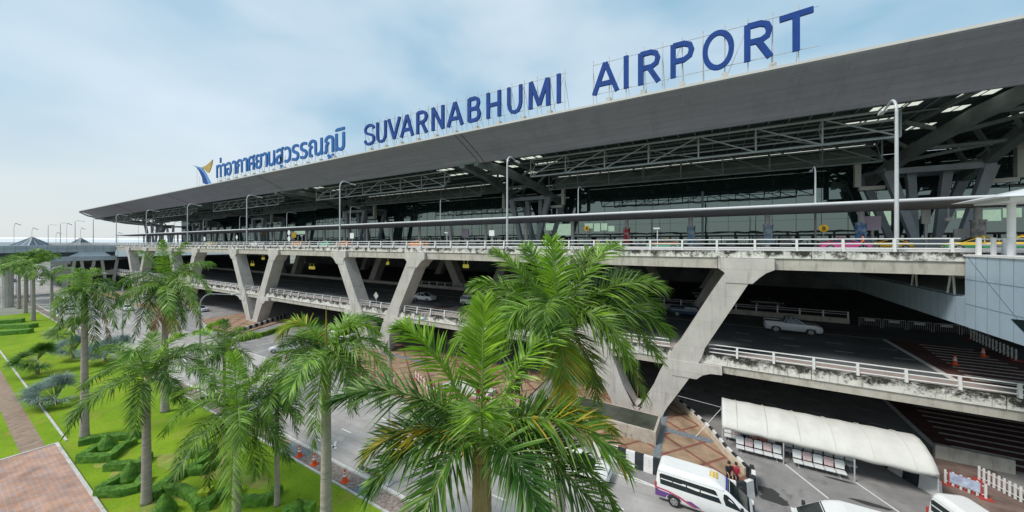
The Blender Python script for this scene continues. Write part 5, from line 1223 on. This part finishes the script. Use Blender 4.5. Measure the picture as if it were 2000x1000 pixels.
palm('royal_palm', 286, 742, 22.2, 'near left palm with pale ringed trunk rising from the hedges and wide dark fronds', [
 (128,850,-1.2,1.9,'leaf_dark'),(160,760,0,1.6,'leaf_dark'),(205,730,1.0,1.5,'leaf'),(355,655,0.8,0.9,'leaf_bright'),(300,650,1.2,0.4,'leaf_grey'),(430,690,0,1.5,'leaf_dark'),(420,760,-0.6,1.9,'leaf_dark'),(262,850,-1.2,1.4,'leaf_dark'),(400,720,1.5,1.7,'leaf'),(205,680,1.5,1.4,'leaf'),(345,780,-1.2,1.7,'leaf_dark'),(250,700,-1.5,1.6,'leaf')],
 r0=0.24, r1=0.18, lmax=1.1, n=88, droop=0.32, width=0.05, auto=4, seed=53, shaft=1.5, shaft_m='sheath')
palm('royal_palm', 322, 565, 34.3, 'tall bushy palm with a brown skirt of dead leaves in front of the far deck', [
 (232,560,0,2.2,'leaf_dark'),(240,640,-1,2.6,'leaf'),(262,665,-.6,2.4,'leaf_dark'),(408,520,0,1.8,'leaf'),(410,570,0,2.6,'leaf_grey'),(395,650,-.8,3.0,'leaf'),(360,640,.5,2.6,'leaf_dark'),(318,470,.5,.6,'leaf_bright'),(270,490,.8,1.5,'leaf'),(365,475,.8,1.5,'leaf'),(340,655,-1.5,2.4,'leaf_grey',0.2),(290,640,1,2.4,'leaf'),(235,600,1,2.4,'leaf_grey'),(385,610,-1.5,2.8,'leaf_grey')],
 r0=0.28, r1=0.22, lmax=1.15, n=84, droop=0.5, width=0.062, auto=7, seed=59, shaft=1.6)
rt = bpy.data.objects['royal_palm.007']; hz = PZ(322,565,34.3).z
for i in range(7):
    a = 2*math.pi*i/7; frond(rt, (0,0,hz-1.3), (math.cos(a)*1.3,math.sin(a)*1.3,hz-4.2-(i%3)*0.4), 0.5, 'leaf_brown', 5900+i, n=26, lmax=0.7, width=0.08, droop=0.9, name='dead_frond')
palm('royal_palm', 165, 575, 29.8, 'left palm with a long bright green crownshaft and a few drooping fronds', [
 (103,620,0,2.0,'leaf'),(110,660,-.8,2.2,'leaf_dark'),(135,690,-1,2.4,'leaf_dark'),(232,590,0,1.8,'leaf_dark'),(225,640,-.6,2.3,'leaf'),(188,690,-.6,1.8,'leaf_dark'),(118,545,.8,1.3,'leaf_bright'),(190,530,.8,1.1,'leaf_bright'),(152,525,.3,.6,'leaf'),(212,660,1,2.2,'leaf_brown'),(225,560,1.2,1.5,'leaf')],
 r0=0.25, r1=0.19, lmax=0.95, n=70, droop=0.5, width=0.06, seed=61, shaft=2.9)
# row of palms at far left
tl = ['palm with pale trunk at the right end of the far left row','second palm from the right in the far left row of pale trunks','third palm from the right in the far left row of pale trunks','fourth palm in the far left row, behind the others','shaded palm deep in the far left row','leftmost palm of the far row, crown cut by the picture edge']
for i,(bx_,by_,cy) in enumerate(((65,627,520),(49.5,612,512),(37,603,515),(52,590,508),(22,593,512),(4,590,520))):
    g = G(bx_,by_); Zc = CH*F/(by_-HY); palm('royal_palm', bx_, cy, Zc, tl[i], [], r0=0.3, r1=0.22, lmax=1.4, n=44, droop=0.5, width=0.12, seed=70+i, shaft=1.6, auto=18, autoL=4.8, group='palms in the far left row', leaf='leaf_dark' if i%2 else 'leaf')
palm('royal_palm', 101, 540, 95, 'small leaning palm with yellow trunk beyond the far left row', [], r0=0.3, r1=0.22, lmax=1.2, n=30, droop=0.6, width=0.15, seed=81, shaft=1.2, auto=10, autoL=4.5)
palm('royal_palm', 148, 520, 120, 'distant palm crown by the overpass columns', [], r0=0.3, r1=0.22, lmax=1.2, n=26, droop=0.6, width=0.18, seed=82, shaft=1.2, auto=9, autoL=4.2)
# fan palms and shrubs on the lawn
def fanpalm(px, py, hz_, label, leaf, rad, nl, seed, blades=22, th=0.0, el0=-15, bladew=0.075):
    g = G(px,py,0.05); root = empty('fan_palm', g, 0, label, 'fan palm'); r = random.Random(seed)
    if th: b = MB(); b.tube([(0,0,0),(0,0,th*0.5),(0,0,th)],[0.2,0.15,0.12],10); b.build('trunk', M['trunkb'], root)
    for i in range(nl):
        az = i*2.399+r.random()*0.4; el = R(el0+(82-el0)*((i*0.618)%1)); d = Vector((math.cos(az)*math.cos(el),math.sin(az)*math.cos(el),math.sin(el)))
        c = Vector((0,0,th+0.1)); hub = c+d*rad*0.55; b = MB(); b.tube([c,hub],[0.03,0.02],5,k=1)
        sd_ = d.cross(UPV).normalized(); nm = sd_.cross(d); tw = r.uniform(-0.9,0.9); sd_, nm = sd_*math.cos(tw)+nm*math.sin(tw), nm*math.cos(tw)-sd_*math.sin(tw)
        for k in range(blades):
            a = R(-105+210*k/(blades-1)); dr = (d*math.cos(a)+sd_*math.sin(a)+nm*(0.12+0.35*abs(math.sin(a)))).normalized(); L = rad*0.52*(1-0.22*abs(a)/1.9)*r.uniform(.8,1.1); w_ = dr.cross(nm).normalized()*bladew*0.42
            p1 = hub+dr*L*0.5-UPV*L*0.03; p2 = hub+dr*L-UPV*L*r.uniform(0.15,0.45)
            b.add([hub-w_*.3,hub+w_*.3,p1+w_,p1-w_,p2],[(0,1,2,3),(3,2,4)],0)
        b.build('fan_leaf', [M[leaf],M['rachis']], root, recalc=False)
    return root
fanpalm(73,731,2,'green fan palm with short dark trunk alone on the lawn','leaf_dark',2.7,54,91,th=1.7,el0=-25)
fanpalm(107,788,2,'silver-blue fan palm sitting low on the lawn','leaf_silver',3.1,60,92,th=0.3,el0=8)
fanpalm(205,706,2,'silver fan palm at the road side of the lawn','leaf_silver',3.3,48,93,th=0.5,el0=5)
fanpalm(232,697,2,'grey-green fan palm right of the silver one by the road','leaf_silver',3.0,44,96,th=0.6,el0=5)
fanpalm(143,700,2,'grey fan palm behind the green one near the leftmost palm trunk','leaf_silver',3.0,44,94,th=0.8,el0=0)
fanpalm(140,685,2,'brownish feathery fan palm left of the green crownshaft palm','leaf_grey',3.2,44,95,th=2.6,el0=-25)
fanpalm(426,655,2,'spiky green young palm on the far island beside the slender palm','leaf_bright',2.3,40,97,th=0.8,el0=0)
# worn soil between the hedges
soil = overlay(mat('worn_soil_grass',(0.23,0.24,0.05),0.95,var=0.3,scale=1.2,bump=0.4), (0.17,0.27,0.03), 1.0, 0.45, 0.6)
for i,(cx_,cy_,rx,ry) in enumerate(((240,925,1.6,0.6),(330,900,1.9,0.7),(420,920,1.8,0.7),(200,905,0.9,0.4),(300,1000,1.6,0.6),(500,940,1.5,0.6),(355,965,1.2,0.45))):
    g = G(cx_,cy_,0.05); sheet('worn_patch', [(g.x+rx*math.cos(2*math.pi*k/20)*rng.uniform(.75,1.15), g.y+ry*math.sin(2*math.pi*k/20)*rng.uniform(.75,1.15)) for k in range(20)], 0.0545+0.0006*i, soil)
# clipped hedges
def leafy(b, n, r, area, size=0.024):
    """scatter small leaf faces over the quads already in b"""
    base = list(b.f); vv = [Vector(v) for v in b.v]
    tot = []
    for f in base:
        a = vv[f[0]]; c = vv[f[1]]; d = vv[f[-1]]; tot.append(((c-a).cross(d-a)).length)
    s_ = sum(tot)
    for f,t_ in zip(base,tot):
        if len(f) != 4: continue
        k = int(n*t_/s_)+1; p0,p1,p2,p3 = [vv[i] for i in f]; nm = (p1-p0).cross(p3-p0)
        if nm.length < 1e-6: continue
        nm.normalize()
        for _ in range(k):
            u,v = r.random(),r.random(); c = (p0*(1-u)+p1*u)*(1-v)+(p3*(1-u)+p2*u)*v
            d = Vector((r.uniform(-1,1),r.uniform(-1,1),r.uniform(-1,1))).normalized(); e = d.cross(nm+Vector((r.uniform(-.6,.6),)*3)).normalized(); c += nm*r.uniform(-0.01,0.05)
            b.add([c-d*size,c+e*size*.6,c+d*size,c-e*size*.6],[(0,1,2,3)])
def hedge(pts, h, w, label, seed, m='hedge', z=0.05, dens=260):
    P = [Vector((p[0],p[1],0)) for p in pts]; o0 = P[0].copy(); P = [p-o0 for p in P]; r = random.Random(seed); b = MB(); Q = []
    for i in range(len(P)-1):
        k = max(1,int((P[i+1]-P[i]).length/0.35))
        for j in range(k): Q.append(P[i].lerp(P[i+1],j/k))
    Q.append(P[-1]); n = len(Q); rings = []
    for i,p in enumerate(Q):
        t = (Q[min(i+1,n-1)]-Q[max(i-1,0)]).normalized(); s = t.cross(UPV); j_ = lambda: r.uniform(-.02,.02)
        rings.append([p+s*(-w/2+j_()), p+s*(-w/2*0.97+j_())+UPV*(h*0.5), p+s*(-w/2*.92+j_())+UPV*(h*.95+j_()), p+s*(j_())+UPV*(h+j_()), p+s*(w/2*.92+j_())+UPV*(h*.95+j_()), p+s*(w/2*.97+j_())+UPV*(h*.5), p+s*(w/2+j_())])
    vs = [v for ring in rings for v in ring]; fs = []
    for i in range(n-1):
        for j in range(6): fs.append((i*7+j,i*7+j+1,(i+1)*7+j+1,(i+1)*7+j))
    fs.append(tuple(range(6,-1,-1))); fs.append(tuple(range((n-1)*7,n*7))); b.add(vs,fs); L = sum((Q[i+1]-Q[i]).length for i in range(n-1)); leafy(b, int(L*dens*2.2), r, 1, 0.024)
    o = b.build('clipped_hedge', M[m], loc=(o0.x,o0.y,z), recalc=False); return tag(o, label, 'hedge')
def cone_bush(px, py, h, r0, label, seed):
    g = G(px,py,0.05); r = random.Random(seed); b = MB(); n = 14; rings = [(r0*1.0,0),(r0*1.02,h*.15),(r0*.8,h*.4),(r0*.52,h*.68),(r0*.22,h*.9),(0.03,h)]
    vs = [(rr*math.cos(2*math.pi*j/n)*(1+r.uniform(-.04,.04)),rr*math.sin(2*math.pi*j/n)*(1+r.uniform(-.04,.04)),z) for rr,z in rings for j in range(n)]
    fs = [(i*n+j,i*n+(j+1)%n,(i+1)*n+(j+1)%n,(i+1)*n+j) for i in range(len(rings)-1) for j in range(n)]; b.add(vs,fs); leafy(b, 2200, r, 1, 0.022)
    return tag(b.build('topiary_cone', M['hedge'], loc=g, recalc=False), label, 'topiary')
HL = [([(155,870),(200,860),(270,856)],'straight clipped hedge at the top of the hedge garden left of the pale trunk'),
 ([(155,901),(214,900),(235,880),(262,866)],'bent clipped hedge in front of the uppermost topiary cone'),([(158,899),(185,882),(200,876)],'short hedge arm left of the uppermost topiary cone'),
 ([(208,917),(270,914),(290,895)],'bent hedge between the two upper topiary cones'),
 ([(190,968),(240,966),(266,960),(285,935)],'wide bent hedge around the middle topiary cone'),([(192,965),(222,948),(240,938)],'short hedge arm left of the middle topiary cone'),
 ([(296,978),(318,962),(352,962),(378,975),(392,995)],'curved hedge to the right of the pale trunk base'),([(305,962),(345,935),(395,908),(420,888)],'long slanting hedge rising right from the pale trunk'),([(345,925),(395,925),(430,905)],'hedge below the dark palm fronds, middle of the garden'),
 ([(362,893),(400,890),(418,878)],'small dark hedge under the left fronds of the dark-centred palm'),([(398,1000),(420,975),(470,962)],'hedge at the bottom edge left of the dark palm trunk'),([(470,985),(520,985),(545,960)],'hedge at the bottom edge right of the dark palm trunk'),
([(552,1010),(585,998),(612,1000)],'hedge tip at the bottom edge beside the rightmost topiary cone')]
for i,(pp,lab) in enumerate(HL): hedge([G(a,b_,0.05)[:2] for a,b_ in pp], 0.5, 0.58, lab, 300+i, dens=420)
for i,(px,py,h_,r_,lab) in enumerate(((208,876,1.15,.62,'uppermost topiary cone in the hedge garden'),(254,936,1.25,.62,'middle topiary cone left of the pale trunk'),(320,1004,1.25,.6,'lower topiary cone at the bottom edge by the pale trunk'),(580,1004,0.9,.55,'rightmost topiary cone at the bottom edge'))): cone_bush(px,py,h_,r_,lab,400+i)
hedge([G(a,b_,0.05)[:2] for a,b_ in ((392,978),(412,976))], 0.75, 0.7, 'bright lime shrub among the dark hedges at bottom', 450, 'lime')
for i,(pp,lab) in enumerate((([(-5,655),(60,650)],'dark hedge row at the far left end of the lawn'),([(-5,642),(66,640)],'second dark hedge row at the far left end of the lawn'),([(-5,633),(45,629)],'low hedge behind the far left hedge rows'))): hedge([G(a,b_,0.05)[:2] for a,b_ in pp], 0.8, 1.6, lab, 460+i, dens=60)
hedge([G(a,b_)[:2] for a,b_ in ((468,668),(520,655),(560,640),(640,632))], 0.7, 0.6, 'ragged green shrub strip beside the striped kerb of the far island', 470, 'leaf', dens=300)

# ================================================================ FAR BACKGROUND
fb = empty('far_overpass', (-188,30,0), 0, 'grey elevated road with panelled side and sloped canopy crossing the far left', 'overpass')
b = MB(); b.box(-197,-188,-40,36.0,13.7,15.95); b.box(-197,-186.5,-40,36.0,10.8,12.3)
b.add([(-186.5,25.2,12.3),(-186.5,34.6,12.3),(-188.02,33.2,13.72),(-188.02,27.6,13.72),(-197,25.2,12.3),(-197,34.6,12.3),(-197,33.2,13.68),(-197,27.6,13.68)],[(0,1,2,3),(0,3,7,4),(1,5,6,2),(4,7,6,5),(0,4,5,1),(3,2,6,7)]); local(b.build('deck', mat('overpass_panel',(0.40,0.45,0.48),0.55,var=0.1,scale=0.4), fb))
b = MB(); b.box(-196.5,-188.3,-39,35.9,12.3,13.7); local(b.build('dark_opening', M['fard'], fb))  # solid dark box stands in for the shade inside the gap
b = MB(); 
for k in range(0,38): b.box(-187.99,-187.96,-39+k*2.0,-38.95+k*2.0,13.72,15.93)
b.box(-188.0,-187.97,-40,36,15.0,15.04); local(b.build('panel_seam', M['cladseam'], fb))
for ya,yb in ((24.9,25.9),(28.4,30.2),(33.0,35.6)):
    for y_,lean in ((ya,-0.5),(yb,0.5)): b = MB(); b.bar((1,y_-30-lean*1.4,0),(1,y_-30+lean,10.8),0.7,0.7); b.build('column', M['girder'], fb)
b = MB(); b.box(-235,-196,27,100,0,10.7); tag(b.build('shade_box', M['fard']), 'dark box standing in for the shaded opening behind the overpass columns', 'building')  # added dark box, its colour stands in for the shade behind the columns
b = MB(); b.box(-187.5,-187.2,26.5,36,6.2,7.2); b.box(-187.5,-186.9,26.5,36,5.6,6.2); tag(b.build('far_parapet', M['girder']), 'pale parapet of the far lower road between the overpass columns', 'wall')
ms_ = empty('far_concourse', (-600,60,0), 0, 'very long pale fabric-roofed concourse on the horizon at left', 'building')
b = MB(); b.prism([(-12,18),(-8,21.6),(0,22.8),(8,21.6),(12,18)],'y',-120,230); b.build('roof', M['far_white'], ms_); b = MB(); b.box(-12,12,-120,230,0,18); b.build('wall', M['far_white'], ms_)
for i,(px0,px1,py,lab) in enumerate(((33,92,463,'glass pyramid rooftop at far left above the overpass'),(137,178,465,'second smaller glass pyramid rooftop right of the first'))):
    Zp = 190; a = PZ(px0,481,Zp); c_ = PZ((px0+px1)/2,py,Zp); w_ = (px1-px0)/F*Zp/2*0.74; root = empty('glass_pyramid', (c_.x,c_.y,14.5), R(30.5), lab, 'rooftop'); h = c_.z-14.5; b = MB(); b.add([(-w_,-w_,0),(w_,-w_,0),(w_,w_,0),(-w_,w_,0),(0,0,h)],[(0,1,4),(1,2,4),(2,3,4),(3,0,4),(3,2,1,0)]); b.build('glass', mat('pyramid_glass',(0.10,0.14,0.19),0.15,spec=0.6), root)
    b = MB()
    for k in range(4):
        A = Vector(((-w_,w_,w_,-w_)[k],(-w_,-w_,w_,w_)[k],0)); B = Vector(((w_,w_,-w_,-w_)[k],(-w_,w_,w_,-w_)[k],0)); T_ = Vector((0,0,h)); b.bar(A,T_,0.5); b.bar(A,B,0.4)
        for q in (0.33,0.66): b.bar(A.lerp(B,q),T_,0.3)
    b.build('frame', M['farg'], root); b = MB(); b.tube([(0,0,-14.4),(0,0,0)],1.2,8); b.box(-w_,w_,-w_,w_,-1.0,-0.02); b.build('support', M['farg'], root)
for i,px in enumerate((27,62,109,130,157,230,270)):
    z_ = 150+i*12; p = PZ(px,480,z_); o = copy_tree(L1); o.location = (p.x,p.y,0.0); o.scale = (0.55,0.6,(CH+ (476-(436+i%3*9))/F*z_)/11.5); tag(o, '%s thin mast from the left on the far left horizon' % ORD[i], 'street lamp', 'distant lamp masts')
b = MB(); pC = G(14,600); b.tube([(0,0,0),(0,0,11)],1.0,12); tag(b.build('round_column', M['conc'], loc=(pC.x,pC.y,0)), 'thick pale round column behind the far left palm trunks', 'column')

# ================================================================ PEOPLE
def pmat(n,c): 
    k = 'p_'+n
    if k not in M: M[k] = mat('cloth_'+n, c, 0.85, var=0.15, scale=6)
    return M[k]
SKIN = mat('skin',(0.42,0.24,0.16),0.6,var=0.08,scale=8); HAIR = mat('hair_black',(0.015,0.012,0.012),0.6)
def person(loc, rz, label, top, legs, pose='stand', bag=None, arms=(0,0), group=None):
    root = empty('person', loc, rz, label, 'person', group)
    sit = pose == 'sit'; hz_ = 0.48 if sit else 0.92; dx = 0
    V = []; E = []; RD = []
    def v(p,r_): V.append(p); RD.append(r_); return len(V)-1
    pel = v((0,0,hz_),0.135); ch = v((0.02,0,hz_+0.22),0.115); br = v((0.03,0,hz_+0.40),0.135); nk = v((0.03,0,hz_+0.55),0.06); hd = v((0.05,0,hz_+0.66),0.085); tp_ = v((0.05,0,hz_+0.77),0.075)
    E += [(pel,ch),(ch,br),(br,nk),(nk,hd),(hd,tp_)]
    ns = v((0.135,0,hz_+0.675),0.02); E.append((hd,ns))
    for s,ar in ((-1,arms[0]),(1,arms[1])):
        sh_ = v((0.02,s*0.19,hz_+0.46),0.06); a = R(ar); el = v((0.02+0.27*math.sin(a),s*0.24,hz_+0.46-0.27*math.cos(a)),0.045); f = R(ar+35+(30 if sit else 0)); wr = v((V[el][0]+0.24*math.sin(f),s*0.22,V[el][2]-0.24*math.cos(f)),0.032)
        hn = v((V[wr][0]+0.09*math.sin(f),s*0.215,V[wr][2]-0.09*math.cos(f)),0.034); E += [(br,sh_),(sh_,el),(el,wr),(wr,hn)]
        for k in range(4): fg_ = v((V[hn][0]+(0.075-0.008*abs(k-1))*math.sin(f+0.25), s*0.215+(k-1.5)*0.02, V[hn][2]-(0.075-0.008*abs(k-1))*math.cos(f+0.25)),0.009); E.append((hn,fg_))
        th = v((V[wr][0]+0.07*math.sin(f+0.7), s*0.18, V[wr][2]-0.07*math.cos(f+0.7)),0.010); E.append((wr,th))
        hp = v((0,s*0.10,hz_-0.03),0.095)
        if sit: kn = v((0.44,s*0.11,0.50),0.065); an = v((0.44,s*0.11,0.09),0.042)
        else: st_ = s*0.06; kn = v((0.03+st_,s*0.11,0.50),0.062); an = v((st_*2-0.02,s*0.11,0.08),0.042)
        to = v((V[an][0]+0.17,s*0.13,0.045),0.038); E += [(pel,hp),(hp,kn),(kn,an),(an,to)]
    me = bpy.data.meshes.new('body'); me.from_pydata(V,E,[]); o = bpy.data.objects.new('tmp', me); COL.objects.link(o)
    sk_ = o.modifiers.new('s','SKIN'); 
    for i,r_ in enumerate(RD): me.skin_vertices[0].data[i].radius = (r_*(1.25 if i in (pel,ch,br) and 0 else 1), r_)
    me.skin_vertices[0].data[pel].use_root = True
    for i in (ch,br,pel): me.skin_vertices[0].data[i].radius = (RD[i]*0.85, RD[i]*1.25)
    ss = o.modifiers.new('ss','SUBSURF'); ss.levels = 1; ss.render_levels = 1
    dg = bpy.context.evaluated_depsgraph_get(); dg.update(); m2 = bpy.data.meshes.new_from_object(o.evaluated_get(dg)); bpy.data.objects.remove(o); m2.name = 'body'
    m2.materials.clear()
    for m_ in (SKIN, top, legs, M['dark']): m2.materials.append(m_)
    for p in m2.polygons:
        c = p.center; p.use_smooth = True; k = 0
        if c.z > hz_+0.53: k = 0
        elif abs(c.y) > 0.205 and ((Vector(c)-Vector(V[br])).length > 0.42): k = 0
        elif c.z > hz_-0.02 and c.x < 0.3 and not (sit and c.x > 0.16): k = 1
        elif c.z < 0.10: k = 3
        else: k = 2
        p.material_index = k
    ob = bpy.data.objects.new('body', m2); COL.objects.link(ob); ob.parent = root
    b = MB(); b.ball((0.03,0,hz_+0.745),0.115,12,8,sq=(1.0,0.9,0.95)); b.box(-0.05,0.01,-0.07,0.07,hz_+0.6,hz_+0.7); b.build('hair', HAIR, root, smooth=True)
    b = MB(); 
    for s in (-1,1): b.ball((0.128,s*0.035,hz_+0.70),0.012,6,4)
    b.build('eyes', M['dark'], root)
    if bag: b = MB(); b.prism([(-0.32,hz_+0.08),(-0.12,hz_+0.08),(-0.12,hz_+0.5),(-0.26,hz_+0.5),(-0.32,hz_+0.4)],'y',-0.15,0.15); b.build('backpack', bag, root, bevel=0.02)
    return root
person((0.7,27.75,0.15), R(-70), 'person in black leaning by the front of the striped minibus', pmat('black',(0.02,0.02,0.022)), pmat('dark',(0.04,0.04,0.05)), arms=(45,30))
person((1.12,27.85,0.15), R(-100), 'person in a red top with a pink bag at the island tip', pmat('redtop',(0.35,0.02,0.04)), pmat('dark2',(0.03,0.03,0.04)), arms=(30,55), bag=pmat('pinkbag',(0.6,0.2,0.25)))
person((1.98,34.72,0.0), R(-90), 'seated person in dark blue with back bent, leftmost of those under the tent', pmat('navy',(0.02,0.03,0.08)), pmat('navy',(0.02,0.03,0.08)), 'sit', arms=(20,20))
person((2.6,34.72,0.0), R(-90), 'seated person in a peach top, middle of the three under the tent', pmat('peach',(0.6,0.33,0.28)), pmat('black',(0.02,0.02,0.02)), 'sit', arms=(20,20))
person((3.2,34.72,0.0), R(-90), 'seated person in orange-pink, rightmost of the three under the tent', pmat('coral',(0.6,0.22,0.15)), pmat('black',(0.02,0.02,0.02)), 'sit', arms=(20,20))
person((-24.3,28.6,0.15), R(160), 'person in grey seen above the front palm on the brick island', pmat('grey',(0.22,0.24,0.28)), pmat('dark',(0.04,0.04,0.05)))
person((-21.3,29.3,0.15), R(170), 'person in red seen above the front palm on the brick island', pmat('redtop',(0.35,0.02,0.04)), pmat('dark',(0.04,0.04,0.05)))
x = PY(1686,470,51.8).x; person((x,51.8,15.85), R(180), 'person in a bright orange vest at the front of the pink taxi', pmat('orange',(0.75,0.16,0.02)), pmat('dark',(0.04,0.04,0.05)))
r5 = random.Random(5); cc = [('grey2',(0.25,0.25,0.28)),('white2',(0.6,0.6,0.6)),('bluet',(0.08,0.15,0.35)),('black',(0.02,0.02,0.022)),('pink2',(0.5,0.2,0.3)),('green2',(0.1,0.25,0.15))]
PPL = ((870,72),(790,80),(945,76),(1020,74),(1165,70),(1250,75),(1390,72),(1455,70),(1560,74),(1630,78),(1770,72),(700,80),(610,85),(1320,80),(1515,82))
for i,(px,Y) in enumerate(PPL):
    nm,c_ = cc[i%6]; x = PY(px,470,Y).x; person((x,Y,15.86 if Y < 76 else 16.03), R(r5.uniform(0,360)), 'far person in %s, %s from left on the departure kerb' % ({'grey2':'grey','white2':'white','bluet':'blue','black':'black','pink2':'pink','green2':'green'}[nm], (ORD+['thirteenth','fourteenth','fifteenth'])[sorted(PPL).index((px,Y))]), pmat(nm,c_), pmat('dark',(0.04,0.04,0.05)), group='people on the departure kerb')
